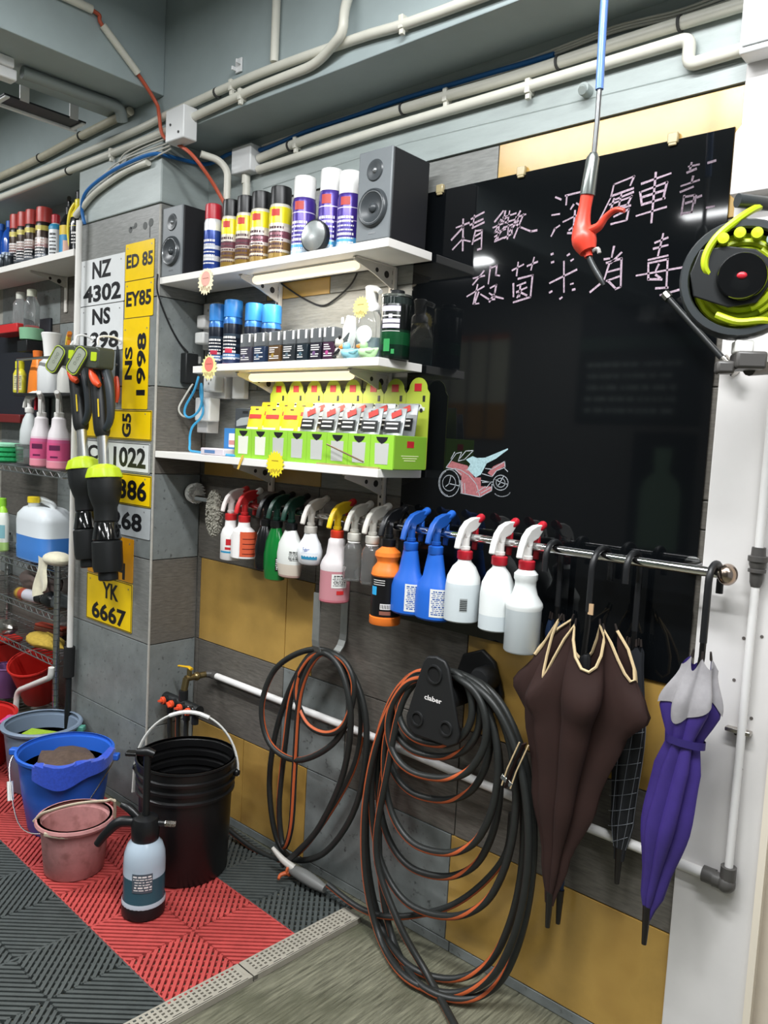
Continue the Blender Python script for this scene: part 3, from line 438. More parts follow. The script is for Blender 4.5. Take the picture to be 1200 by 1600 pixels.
# ================================================================== SHELVES (right-hand unit)
lam = mt('white_laminate', '#e6e3de', .38, var=.03, scale=5)
bsteel = mt('bracket_steel', '#d3cec6', .42, var=.05)
holes = mt('bracket_hole', '#2f2b29', .7)
def bracket(par, x, ztop, L=.17, H=.064, z2=None):
    b = B().prism([(-.012,0),(-.012,-H),(-L*.55,-H*.52),(-L,-.012),(-L,0)], .004, MX(((0,0,1,x-.002),(1,0,0,0),(0,1,0,ztop),(0,0,0,1))))
    b.bx(x-.009, x+.009, -L, -.012, ztop-.004, ztop-.0005)
    o = put('bracket', b, bsteel, par, sm=False)
    for y, z, r in ((-.045,-.026,.010),(-.085,-.021,.0065)):
        put('bracket_hole', B().lathe([(r,0),(r,.0048)], mat=MX.Translation((x-.0024,y,ztop+z)) @ MX.Rotation(pi/2,4,'Y'), n=10), holes, o)
def rail(x, z0, z1, label):
    t = thing('shelf_standard', label, 'shelf rail', (x,0,0))
    put('rail_body', B().bx(-.011,.011,-.0205,-.0085,z0,z1), bsteel, t, bev=.002)
    b = B(); z = z0+.02
    while z < z1-.02: b.bx(-.003,.003,-.0212,-.020,z,z+.012); z += .025
    o = put('slot_row', b, holes, t, sm=False); o['kind'] = 'stuff'
    return t
rail(.40, 1.20, 1.866, 'slotted steel shelf rail nearer the pillar')
rail(.885, 1.15, 1.866, 'slotted steel shelf rail nearer the black board')
def shelf(label, x0, x1, zt, th, xb=(.40,.885), lightx=None, lightm=None):
    t = thing('wall_shelf', label, 'shelf', (0,0,0), group='white wall shelves')
    put('board', B().bx(x0, x1, -.2, -.022, zt-th, zt), lam, t, sm=False, bev=.0015)
    for x in xb: bracket(t, x, zt-th)
    return t
shelf('topmost white shelf holding two black speakers and spray cans', .004, 1.026, 1.89, .022)
shelf('middle white shelf holding blue spray cans and rubber ducks', .312, 1.013, 1.595, .022)
shelf('lowest white shelf holding the green display cartons', .004, 1.031, 1.31, .022)
ltm = mt('shelf_light', '#efe8d6', .35, emit=('#ffeccb', .7))
for lab, x0, x1, z in (('slim white light batten under the topmost shelf', .425, .86, 1.868), ('slim white light batten under the middle shelf', .425, .86, 1.573)):
    t = thing('shelf_light', lab, 'light', (x0,-.135,z))
    put('diffuser', B().lathe([(0,0),(.012,.002),(.015,.012),(.015,x1-x0-.012),(.012,x1-x0-.002),(0,x1-x0)], mat=MX.Translation((0,0,-.0155)) @ MX.Rotation(pi/2,4,'Y'), n=14, sx=.9), ltm, t)
    d = bpy.data.lights.new('shelf_tube_light', 'AREA'); d.shape = 'RECTANGLE'; d.size = x1-x0-.03; d.size_y = .022; d.energy = 1.5; d.color = (1., .93, .80)
    lo = bpy.data.objects.new('shelf_tube_light', d); C.objects.link(lo); lo.location = ((x0+x1)/2,-.135,z-.034)
    put('base_strip', B().bx(.004,x1-x0-.004,-.012,.012,-.005,-.0005), boxw, t)

# speakers
sp_f = mt('speaker_front', '#6e7376', .42, var=.04); sp_c = mt('speaker_cabinet', '#15161a', .55); sp_k = mt('speaker_cone', '#3a3e41', .32); sp_r = mt('speaker_ring', '#8a8d8f', .25, .6)
def speaker(label, x, y, rz=0):
    t = thing('speaker', label, 'speaker', (x,y,1.8905), rz, 'black bookshelf speakers')
    put('cabinet', B().bx(-.057,.057,.004,.145,0,.224), sp_c, t, bev=.003)
    put('front_baffle', B().bx(-.0575,.0575,-.004,.004,0,.2245), sp_f, t, bev=.003)
    R = MX.Translation((0,-.004,.080)) @ MX.Rotation(pi/2,4,'X')
    put('woofer', B().lathe([(.010,.0008),(.016,.0012),(.030,.0042),(.036,.0075),(.039,.0085)], mat=R, n=30,capb=False,capt=False), sp_k, t)
    put('woofer_ring', B().lathe([(.0405,.0),(.0405,.0085),(.044,.0095),(.047,.007),(.049,0)], mat=R, n=30,capb=False,capt=False), sp_k, t)
    put('woofer_trim', B().lathe([(.0375,.0078),(.0385,.0095),(.0400,.0095),(.0408,.008)], mat=R, n=30,capb=False,capt=False), sp_r, t)
    put('dust_cap', B().ball((0,0,.001),(.0125,.0125,.0085),mat=R), sp_k, t)
    R2 = MX.Translation((0,-.004,.173)) @ MX.Rotation(pi/2,4,'X')
    put('tweeter_horn', B().lathe([(.006,.0006),(.014,.0012),(.021,.0028),(.025,.003),(.028,0)], mat=R2, n=24,capb=False,capt=False), sp_k, t)
    put('tweeter_dome', B().ball((0,0,.0005),(.0075,.0075,.005),mat=R2), sp_r, t)
    put('name_plate', B().bx(-.012,.012,-.0046,-.004,.016,.020), sp_r, t, sm=False)
    return t
speaker('black speaker with grey front at the pillar end of the topmost shelf', .062, -.192)
speaker('black speaker with grey front at the board end of the topmost shelf', .967, -.194)

# ---------------------------------------------------------------- spray cans
capc = {}
def plastic(col, rough=.35): return mt('plastic_'+col.strip('#'), col, rough)
def metalcan(key, bands): return mt('can_'+key, bands[0][1], .28, .25, bands=bands, spec=.6)
inkw = mt('ink_white', '#ece8e6', .5); inkr = mt('ink_red', '#b5222b', .5); inkk = mt('ink_black', '#141416', .5); inkb = mt('ink_blue', '#1e4d9c', .5)
def dashes(b, r, z0, z1, a0, a1, n, seed, sx=1, sy=1, mi=0):
    """rows of fine illegible print round a body"""
    q = random.Random(seed)
    n = int(n*1.5)
    for i in range(n):
        z = z1-(z1-z0)*(i+.5)/n; h = (z1-z0)/n*(.30 if i % 4 == 0 else .18); a = a0+q.uniform(0,6)
        while a < a1-3:
            wd = min(q.uniform(4, 14), a1-a)
            b.lathe([(r,z-h),(r,z+h)], n=max(2,int(wd/6)), a0=a, a1=a+wd, sx=sx, sy=sy, mi=mi); a += wd+q.uniform(1.5,4)
    return b
def can(name, label, x, y, z, h, r, capcol, ch, key, bands, group, cat='spray can', logo=None, txt=inkw, capr=.93, seed=1, fac=-68, nd=5):
    t = thing(name, label, cat, (x,y,z+.0005), group=group)
    hb = h-ch
    put('body', B().lathe([(r*.9,0),(r,.004),(r,hb-.012),(r*.93,hb-.004),(r*.9,hb)], n=24), metalcan(key,bands), t)
    put('cap', B().lathe([(r*capr,0),(r*capr,ch*.8),(r*capr*.96,ch-.002),(r*capr*.85,ch)], c=(0,0,hb), n=24), plastic(capcol), t)
    b = dashes(B(), r+.0004, hb*.12, hb*.62, fac-45, fac+45, nd, seed)
    put('print', b, txt, t)
    if logo: put('logo', B().lathe([(r+.0005,hb*logo[0]),(r+.0005,hb*logo[1])], n=8, a0=fac-24, a1=fac+24), mt('logo_'+logo[2].strip('#'), logo[2], .4), t)
    return t
can('spray_can', 'white and blue spray can with red cap beside the pillar speaker', .232, -.155, 1.89, .212, .0285, '#b3202f', .048, 'blue', [(0,'#d9dce4'),(.05,'#26418f'),(.2,'#d9dce4'),(.3,'#24408f'),(.42,'#d0d6e2'),(.5,'#24408f'),(.78,'#dfe0e2')], 'spray cans on the topmost shelf')
yb = [(0,'#ddd0bd'),(.05,'#9a7d3c'),(.16,'#d8cbb6'),(.2,'#8a6a3f'),(.34,'#d9ccc3'),(.40,'#7d4a55'),(.52,'#e0d6cc'),(.60,'#cfc8b4'),(.66,'#e6d71f'),(.94,'#d6d2c4')]
for i, (x, lab) in enumerate(((.305,'black capped yellow spray can next to the red capped one'),(.378,'black capped yellow spray can, second from the red capped one'),(.452,'black capped yellow spray can, third from the red capped one'),(.540,'black capped yellow spray can nearest the purple cans'))):
    can('spray_can', lab, x, -.140, 1.89, .217, .0305+.0025*(i>1), '#101113', .052, 'yellow', yb, 'spray cans on the topmost shelf', logo=(.78,.9,'#c23a30'), seed=i+3, txt=mt('ink_brown','#4a3038',.5))
pb = [(0,'#b9d3e6'),(.10,'#d4e4f2'),(.14,'#5aa9de'),(.24,'#3d2f86'),(.50,'#43308a'),(.52,'#c9bfe0'),(.535,'#46318c'),(.74,'#d8cfe6'),(.755,'#46318c')]
for i, (x, y, lab) in enumerate(((.637,-.135,'purple spray can with white cap next to the yellow cans'),(.722,-.112,'purple spray can with white cap behind the round silver disc'),(.806,-.12,'purple spray can with white cap touching the big speaker'))):
    can('spray_can', lab, x, y, 1.89, (.230,.242,.218)[i], .034, '#e9e8e6', .062, 'purple', pb, 'spray cans on the topmost shelf', logo=(.79,.93,'#b8453f'), seed=i+9)
t = thing('round_disc', 'round silver faced disc with thick dark rim before the purple cans', 'disc', (.728,-.172,1.8905), rz=rad(8))
R = MX.Translation((0,0,.046)) @ MX.Rotation(rad(90),4,'X')
put('rim', B().lathe([(0,-.018),(.034,-.018),(.044,-.010),(.0455,.004),(.044,.008),(.041,.009)], mat=R, n=28), mt('disc_rim','#1f2123',.35), t)
put('silver_face', B().lathe([(0,.008),(.0405,.008),(.0405,.0092),(.024,.0125),(.0,.0135)], mat=R, n=28), mt('disc_face','#cfd3d2',.22,.85), t)
put('foot', B().bx(-.018,.018,-.006,.012,0,.008), mt('disc_rim','#1f2123',.35), t, bev=.002)

# star-shaped price tags
def star_tag(label, x, z, r, c1, c2=None, y=-.2025, mark=True, sq=1.0):
    t = thing('price_tag', label, 'price tag', (x,y,z), group='starburst price tags')
    pl = [((r if i % 2 == 0 else r*.80)*cos(2*pi*i/36)*sq, (r if i % 2 == 0 else r*.80)*sin(2*pi*i/36)) for i in range(36)]
    put('card', B().prism(pl, .001, XZ), mt('tag_'+c1.strip('#'), c1, .6), t, sm=False)
    if c2: put('round_print', B().prism(circ(r*.56,20,0,r*.22), .0004, at(0,-.001,0) @ XZ), mt('tag_'+c2.strip('#'), c2, .6), t, sm=False)
    if mark:
        b = B(); q = random.Random(int(x*1000))
        for k in range(7): b.box((-.5*r+k*r*.17,-.00155,-r*.5+q.uniform(-.004,.004)),(r*.05,.0003,r*q.uniform(.2,.36)),ry=q.uniform(-.5,.5))
        for k in range(5): b.box((-.3*r+k*r*.15,-.00155,r*.25),(r*.1,.0003,r*.05),ry=q.uniform(-.7,.7))
        put('handwriting', b, mt('tag_ink','#7a4a2a' if c1 != '#e8d626' else '#6a5a10',.6), t, sm=False)
    return t
star_tag('cream starburst price tag with pink spot on the topmost shelf edge', .268, 1.851, .042, '#efe3bf', '#e9a99a')
star_tag('cream starburst price tag with red spot on the middle shelf edge', .300, 1.585, .041, '#efe59a', '#e0776a')
star_tag('bright yellow starburst price tag under the green cartons', .634, 1.300, .040, '#e8d626')
t = tag(put('price_tag', B().prism([(-.012,-.022),(-.004,-.024),(.016,.012),(.018,.022),(.008,.02)], .0012, at(.470,-.2015,1.298) @ XZ), mt('tag_fold','#d9b24a',.6), sm=False), 'small folded yellow tag on the lowest shelf edge', 'price tag', 'starburst price tags')
star_tag('pale yellow starburst price tag beside the clear pump bottle', .895, 1.735, .030, '#ecdc86', y=-.150)

# ================================================================== MIDDLE SHELF GOODS
Z2 = 1.595
bb = [(0,'#e6e2ea'),(.03,'#8c3b58'),(.06,'#26355c'),(.16,'#b9c4d6'),(.19,'#4a78b0'),(.26,'#141c2c'),(.40,'#2c3848'),(.46,'#161d2b'),(.58,'#36424f'),(.66,'#151b28'),(.86,'#2a6ab0')]
for i, (x, y, lab) in enumerate(((.208,-.105,'blue capped dark spray can beside the socket strip'),(.290,-.108,'tallest blue capped dark spray can, second from the sockets'),(.385,-.098,'blue capped spray can behind the first small boxes'),(.462,-.092,'blue capped spray can by the slotted shelf rail'))):
    can('spray_can', lab, x, y, Z2 if i > 1 else Z2, (.205,.212,.196,.186)[i], .0305, '#2f7fc9', .055, 'bluedark', bb, 'blue capped spray cans on the middle shelf', cat='spray can', seed=i+20, fac=-62, capr=.98, logo=(.27,.36,'#b02a44'))
# board extension so the first two cans stand on something: the middle board runs to the socket strip
put('board_end', B().bx(.165, .312, -.17, -.022, 1.573, 1.595), lam, [o for o in C.objects if o.get('label','').startswith('middle white shelf')][0], sm=False, bev=.0015)
clr = mt('clear_plastic', '#f4f6f6', .06, trans=.95, ior=1.3)
frost = mt('frosted_plastic', '#e4e8e8', .35, trans=.35, ior=1.35)
bxs = [(.468,'#3d3b48','#6e6a80'),(.532,'#20304a','#54708f'),(.600,'#5a4226','#a08540'),(.662,'#23282c','#5a6a72'),(.718,'#16232c','#49626e'),(.773,'#1e1a28','#70527c'),(.824,'#3a1a34','#b04a86')]
for i, (x, c1, c2) in enumerate(bxs):
    t = thing('air_freshener_box', ['grey violet','dark blue','brown and gold','charcoal','dark teal','plum','magenta'][i]+' small car fragrance box in the row on the middle shelf', 'box', (x,-.178,Z2+.0005), group='fragrance boxes on the middle shelf')
    w_ = .052 if i < 4 else .044
    put('carton', B().bx(-w_/2,w_/2,-.017,.02,0,.046), mt('frag_'+c1.strip('#'),c1,.35), t, bev=.0015)
    put('clear_lid', B().bx(-w_/2,w_/2,-.017,.02,.0462,.086), mt('lid_'+c1.strip('#'),'#8d9194',.12,trans=.55), t, bev=.0015)
    put('jar', B().lathe([(.012,0),(.015,.004),(.015,.018),(.010,.024),(.010,.032)],c=(0,.002,.047),n=12), mt('jar_glass','#24272c',.15), t)
    b = B(); q = random.Random(i)
    for z in (.008,.014,.026,.032,.038): b.bx(-w_*.4,-w_*.4+w_*q.uniform(.4,.8),-.0176,-.0171,z,z+.0025)
    put('print', b, inkw, t, sm=False)
    put('emblem', B().prism(circ(.006,10,-w_*.12,.018),.0006,at(0,-.0171,0) @ XZ), mt('frag_'+c2.strip('#'),c2,.4), t, sm=False)
    b = B()
    for k in (-1, 1): b.bx(k*w_*.36-.004,k*w_*.36+.004,-.0175,-.0171,.060,.084)
    put('lid_flash', b, inkw, t, sm=False)
# little figure and rubber ducks
t = thing('toy_figure', 'tiny black and white panda toy beside the blue duck', 'toy', (.849,-.18,Z2+.0005), rz=rad(-40))
pk = mt('toy_white','#d8d3c6',.5); pkk = mt('toy_black','#1b1b1d',.5)
put('body', B().lathe([(.006,0),(.013,.004),(.0145,.016),(.010,.028),(.006,.031)],n=14), pk, t)
put('head', B().ball((0,0,.043),(.0165,.0145,.0145)), pk, t)
for s in (-1, 1):
    put('ear', B().ball((s*.012,0,.0575),(.006,.004,.006),10,6), pkk, t)
    put('eye_patch', B().ball((s*.0065,-.0125,.045),(.0038,.003,.005),8,6), pkk, t)
    put('arm', B().tube([(s*.011,-.001,.025),(s*.017,-.006,.018),(s*.013,-.013,.013)],.0042,8,smooth=3), pkk, t)
    put('foot', B().ball((s*.009,-.012,.005),(.0055,.007,.005),10,6), pkk, t)
def duck(label, x, col, rz):
    t = thing('rubber_duck', label, 'toy duck', (x,-.186,Z2+.0005), rz, 'rubber ducks on the middle shelf', )
    m = plastic(col, .4)
    put('body', B().tube([(.024,0,.012),(.018,0,.013),(.004,0,.0125),(-.012,0,.014),(-.022,0,.021),(-.028,0,.026)], [.006,.0125,.0145,.013,.007,.002], 14, smooth=4), m, t)
    put('head', B().ball((.011,0,.031),.0115,14,10), m, t)
    put('bill', B().tube([(.020,0,.030),(.027,0,.0285),(.031,0,.0295)], [.005,.004,.002], 8, flat=1.3), plastic('#e08a3c'), t)
    for s in (-1, 1):
        put('eye', B().ball((.0185,s*.0062,.034),.0018,8,6), pkk, t)
        put('wing', B().tube([(.004,s*.0125,.016),(-.008,s*.0135,.017),(-.019,s*.010,.022)], [.004,.0055,.0015], 8, smooth=3), m, t)
    return t
duck('pale blue rubber duck on the middle shelf', .899, '#8fc8d6', rad(222))
duck('pale green rubber duck on the middle shelf', .962, '#b2d9a4', rad(214))
# clear pump bottle with white collar
t = thing('pump_bottle', 'clear bottle with white pump neck behind the ducks', 'bottle', (.903,-.116,Z2+.0005))
put('body', B().lathe([(.042,0),(.046,.005),(.046,.090),(.040,.112),(.024,.136),(.020,.140),(.020,.143)],n=22,sx=1,sy=.75), clr, t)
put('water', B().lathe([(.039,.003),(.0435,.008),(.0435,.06)],n=20,sx=1,sy=.73), mt('bluish_water','#bcd8e0',.1,trans=.6,ior=1.33), t)
put('label', B().ball((.006,-.0330,.068),(.030,.003,.024)), mt('foam_label','#e8f2ee',.4), t)
put('collar', B().lathe([(.024,0),(.024,.018),(.018,.026)],c=(0,0,.130),n=18), plastic('#eceae6'), t)
put('pump_head', B().lathe([(.016,.15),(.018,.186),(.020,.196),(.016,.20)],n=14).tube([(0,0,.185),(.022,-.008,.188),(.040,-.012,.180)],.007,10,smooth=3), plastic('#eceae6'), t)
t = thing('cleaning_head', 'white slanted scrubber head with grey ribs before the clear bottle', 'scrubber', (.868,-.164,Z2+.0005), rz=rad(-15))
put('shell', B().prism([(-.022,.03),(.005,.024),(.024,.062),(.020,.112),(.002,.118),(-.018,.085)], .022, at(0,.011,0) @ XZ), plastic('#e6e6e2'), t, bev=.004)
for k in range(5): put('rib', B().box((-.004+k*.003,-.0125,.036+k*.006),(.036,.0025,.0022),ry=rad(-28)), mt('rib_grey','#6c7474',.5), t, sm=False)
put('stem', B().cyl((-.004,0,0),(-.004,0,.034),.009), plastic('#cfd2d0'), t)
put('power_clip', B().box((-.016,-.012,.104),(.01,.004,.018)), plastic('#e6e6e2'), t, bev=.001)
# dark green treatment can
t = thing('oil_can', 'dark green cylindrical tin with white lettering beside the board', 'tin', (1.000,-.125,Z2+.0005), rz=rad(-8))
gb = [(0,'#16201b'),(.05,'#0d2a1b'),(.22,'#134a29'),(.42,'#0f2a1c'),(.46,'#0c100f'),(.84,'#1a1e1d')]
put('body', B().lathe([(.039,0),(.040,.003),(.040,.158),(.038,.161),(.034,.162)],n=28), mt('tin_green','#101614',.25,.3,bands=gb), t)
put('rim', B().lathe([(.0385,.158),(.0414,.159),(.0414,.1645),(.0385,.1655),(.034,.163)],n=26,capb=False,capt=False), mt('tin_rim','#8b9088',.25,.9), t)
put('cap', B().lathe([(.020,.162),(.020,.176),(.018,.178)],n=18), plastic('#17191a'), t)
put('shoulder_band', B().lathe([(.0402,.140),(.0402,.157)],n=26,capb=False,capt=False), mt('tin_band','#3c4643',.2,.7), t)
b = B()
T = MX.Rotation(rad(20),4,'Z')
for z, w_, h_ in ((.127,.052,.013),(.108,.010,.010),(.096,.050,.010),(.083,.050,.010)): b.lathe([(.0404,z-h_/2),(.0404,z+h_/2)],n=8,a0=-62-w_/2/.040*57,a1=-62+w_/2/.040*57)
put('lettering_block', b, mt('tin_ink','#cfc8dc',.5), t)
b = B()
for z in (.108,.070,.110): b.lathe([(.0405,z-.0006),(.0405,z+.0006)],n=8,a0=-100,a1=-25)
put('rule_line', b, inkw, t)
put('leaf_mark', B().lathe([(.0405,.018),(.0406,.05)],n=5,a0=-86,a1=-60).lathe([(.0405,.012),(.0405,.024)],n=5,a0=-54,a1=-42), mt('tin_leaf','#2f8a4a',.4), t)
# black lead hanging behind the shelves
cable('black_cable', 'thin black lead sagging on the tiles between the two upper shelves', [(.415,-.02,1.866),(.437,-.016,1.852),(.52,-.014,1.81),(.60,-.013,1.784),(.66,-.014,1.80),(.72,-.015,1.835),(.745,-.016,1.866)], .0028, blk_c, cat='cable')
cable('speaker_lead', 'black speaker lead running down the pillar side to the adapter', [(.0035,-.2085,1.90),(.0035,-.2065,1.84),(.0035,-.165,1.755),(.004,-.12,1.69),(.012,-.085,1.655)], .003, blk_c, cat='cable')
t = thing('power_adapter', 'black mains adapter hung on the pillar side', 'adapter', (.0005,-.082,1.60))
put('brick', B().bx(0,.034,-.026,.026,-.052,.052), mt('adapter_black','#1b1d1e',.45), t, bev=.004)
put('pin_block', B().bx(.006,.028,.026,.04,.02,.045), plastic('#d8d6d2'), t, bev=.002)
put('lead', B().tube([(.02,.01,-.05),(.024,.0,-.075),(.030,.012,-.1),(.045,.03,-.118)],.0028,7,smooth=4), blk_c, t)
t = thing('socket_strip', 'white vertical stack of sockets and plugs in the shelf corner', 'socket strip', (.06,-.009,1.40))
put('back_plate', B().bx(-.02,.11,-.03,0,.10,.19), plastic('#dddbd8'), t, bev=.004)
put('socket_plate', B().bx(-.04,.045,-.024,0,.27,.43), plastic('#d2d0cd'), t, bev=.004)
put('plug', B().bx(-.035,.012,-.055,-.024,.34,.385), plastic('#e6e5e2'), t, bev=.006)
put('plug', B().bx(-.03,.022,-.065,-.024,.285,.325), plastic('#ededea'), t, bev=.006)
put('charger', B().bx(.0,.085,-.075,-.03,.02,.10), plastic('#ebebe9'), t, bev=.005)
put('charger', B().bx(.03,.10,-.065,-.03,.12,.175), plastic('#e2e1de'), t, bev=.005)
put('side_plate', B().bx(.135,.20,-.022,-.0005,.10,.20), plastic('#e3e2df'), t, bev=.003)
put('lower_box', B().bx(-.02,.04,-.05,0,-.02,.04), plastic('#c9c8c8'), t, bev=.003)
hb_ = B()
for x, z in ((.05,.16),(.062,.148),(.074,.16),(-.012,.405),(0.,.395),(.012,.405)): hb_.bx(x-.002,x+.002,-.0655 if x > .03 else -.0245,-.064 if x > .03 else -.023,z-.004,z+.004)
put('pin_hole', hb_, holes, t, sm=False)
cable('white_cable', 'white lead looping off the pillar side beside the adapter', [(.03,-.075,1.548),(.02,-.10,1.50),(.018,-.12,1.46),(.026,-.11,1.435),(.05,-.09,1.43)], .0035, wh_c)
cable('cyan_cable', 'coiled cyan cable hanging at the pillar end of the shelves', [(.10,-.10,1.57),(.09,-.11,1.52),(.06,-.12,1.47),(.055,-.12,1.44),(.08,-.115,1.43),(.115,-.105,1.455),(.125,-.10,1.50),(.11,-.095,1.545),(.10,-.09,1.51),(.125,-.095,1.46),(.12,-.10,1.43),(.09,-.11,1.40),(.075,-.11,1.37),(.075,-.11,1.34),(.085,-.115,1.318),(.13,-.12,1.3145),(.22,-.15,1.3145),(.33,-.172,1.3145),(.43,-.185,1.3145)], .0042, cyan_c)

# ================================================================== LOWEST SHELF GOODS
Z3 = 1.310
gcard = mt('lime_card', '#8fc63a', .45, var=.05, scale=9); gdark = mt('lime_card_side', '#7aa82f', .45); gback = mt('shaded_lime_card', '#a3b23a', .5)  # header card: olive tone puts its shading into the base colour
fw_ = .0808
for i in range(8):
    x0 = .424 + i*fw_
    t = thing('display_carton', 'lime green counter display carton, '+['first','second','third','fourth','fifth','sixth','seventh','last'][i]+' from the pillar, holding '+('yellow' if i < 3 else 'black and silver')+' sachets', 'display box', (x0+fw_/2,-.11,Z3+.0005), group='green display cartons')
    h = fw_/2-.0006
    b = B().bx(-h,h,-.078,-.0755,0,.088).bx(-h,-h+.0022,-.0755,.055,0,.088).bx(h-.0022,h,-.0755,.055,0,.088).bx(-h,h,-.0755,.055,0,.0025)
    put('tray', b, gcard, t, sm=False)
    if i == 7:
        put('side_print', B().box((h+.0004,-.01,.044),(.0006,.128,.085)), gdark, t, sm=False)
        put('logo', B().box((h+.0009,-.012,.066),(.0005,.028,.017)), inkr, t, sm=False)
        lb = B()
        for k in range(3): lb.box((h+.0009,-.012,.036-k*.006),(.0005,.07-.012*k,.0022))
        put('small_print', lb, mt('ink_cream','#d8e2a8',.5), t, sm=False)
    # back card with its rounded head
    top = .244 if i < 7 else .246
    pl = [(-h,.003),(h,.003),(h,top-.042)]+[(.031*cos(pi*k/10), top-.031+.031*sin(pi*k/10)) for k in range(11)]+[(-h,top-.042)]
    put('header_card', B().prism(pl, .0022, at(0,.058,0) @ XZ), gback, t, sm=False)
    put('header_emblem', B().box((0,.0552,top-.026),(.024,.0008,.020)), inkr, t, sm=False)
    cb = B().prism([(-.024,.0),(.026,.0),(.027,.008),(.018,.010),(.012,.017),(-.008,.017),(-.016,.010),(-.024,.008)], .0008, at(0,.0556,.158) @ XZ)
    put('car_picture', cb, mt('print_car','#c9cdc6',.4), t, sm=False)
    wb = B().prism(circ(.0055,10,-.013,.001), .0012, at(0,.0556,.158) @ XZ).prism(circ(.0055,10,.015,.001), .0012, at(0,.0556,.158) @ XZ).bx(-.008,.010,.0543,.0547,.168,.173).bx(.018,.026,.0548,.0556,.182,.198)
    put('car_detail', wb, inkk, t, sm=False)
    # window panel and mark on the front
    put('front_window', B().prism([(-.022,.012),(.022,.012),(.024,.066),(-.024,.066)], .0006, at(0,-.078,0) @ XZ), mt('window_card','#dfe0d2' if i < 2 else '#c9cac6',.4) if i < 2 else mt('window_card2','#b9bab6',.4), t, sm=False)
    put('front_mark', B().prism([(0,.064),(.008,.068),(.016,.074),(.020,.082),(-.020,.082),(-.016,.074),(-.008,.068)], .0009, at(0,-.078,0) @ XZ), inkk, t, sm=False)
    # sachets standing in the tray
    for k in range(2):
        yel_ = i < 3
        s = thing('sachet', ('yellow' if yel_ else 'black and silver')+' hanging sachet '+('in front' if k == 0 else 'behind')+' in the '+['first','second','third','fourth','fifth','sixth','seventh','last'][i]+' green carton', 'sachet', (x0+fw_/2+(.003 if k else -.004),-.11+(-.05 if k == 0 else -.005),Z3+.0035), rot=(rad(-11+k*3),0,rad(random.uniform(-4,4))), group='sachets in the green cartons')
        sh = .158 if k == 0 else .172
        put('pouch', B().grid(lambda u, v: ((u-.5)*.071, -.0025-.006*sin(pi*u)*sin(pi*min(1,v*1.1)), v*sh), 6, 6).bx(-.0355,.0355,-.0026,-.0005,0,sh), mt('sachet_yellow','#e8c21c',.35) if yel_ else mt('sachet_silver','#a7abac' if k == 0 else '#a7abac',.25,.5), s)
        put('tear_strip', B().box((0,-.0056,sh*.80),(.058,.0012,.013)) if yel_ else B().box((-.006 if k else .004,-.0052,sh*.90),(.034,.0012,.016),ry=rad(-20)), mt('sachet_red','#b8322c',.4), s, sm=False)
        if yel_: put('lower_panel', B().box((0,-.0095,sh*.42),(.054,.0012,.05)), mt('sachet_cream','#efe6c8',.4), s, sm=False)
        else:
            put('dark_panel', B().box((0,-.0092,sh*.68),(.056,.0012,.030)), mt('sachet_black','#1f2022',.3), s, sm=False)
            lb = B()
            for z in (.73,.65): lb.box((0,-.0101,sh*z),(.042,.0006,.004))
            put('lettering', lb, inkw, s, sm=False)
        put('hang_hole', B().box((0,-.0034,sh*.945),(.016,.0012,.004)), inkk, s, sm=False)
t = thing('carded_tool', 'dark carded accessory standing at the pillar end of the cartons', 'packet', (.405,-.135,Z3+.0005), rz=rad(6))
put('card', B().bx(-.045,.045,-.001,.002,0,.152), mt('card_dark','#3f4347',.35), t, bev=.001)
put('blister', B().bx(-.034,.034,-.010,-.001,.02,.085), mt('blister','#b9bdbf',.1,trans=.5), t, bev=.004)
put('picture', B().prism([(-.038,.095),(.038,.105),(.038,.128),(-.02,.122),(-.038,.112)], .0006, at(0,-.001,0) @ XZ), mt('card_print','#9a9fa1',.4), t, sm=False)
put('hang_slot', B().bx(-.012,.012,-.0016,-.0008,.136,.144), inkk, t, sm=False)
t = thing('small_box', 'small blue and white box leaning behind the cyan cable', 'box', (.335,-.135,Z3+.0005), rz=rad(-8))
put('carton', B().bx(-.045,.03,0,.03,0,.088), mt('box_blue','#3b7fc0',.4), t, bev=.001)
put('white_panel', B().bx(-.012,.0302,-.0008,0,.028,.072), inkw, t, sm=False)
put('red_panel', B().bx(-.01,.026,-.0013,-.0008,.036,.050), mt('pale_red','#c98a86',.5), t, sm=False)
t = thing('paper_pack', 'flat pale lilac pack lying on the lowest shelf', 'packet', (.31,-.165,Z3+.0005), rz=rad(4))
put('sleeve', B().bx(-.05,.06,-.03,.025,0,.022), mt('lilac','#cfc6cf',.5), t, bev=.003)
put('stripe', B().bx(-.03,.02,-.0306,-.03,.006,.016), mt('lilac_print','#5b7fae',.5), t, sm=False)
tag(put('wooden_stick', B().cyl((.845,-.2045,1.366),(.985,-.207,1.326),.0022,n=8), mt('stick','#6a513a',.6)), 'thin brown stick leaning on the fronts of the green cartons', 'stick')
t = thing('flat_strip', 'flat beige card strip lying before the green cartons', 'card', (.915,-.194,Z3+.0005))
put('strip', B().bx(-.115,.115,-.004,.003,0,.004), mt('strip_card','#b3a06a',.6), t, sm=False)

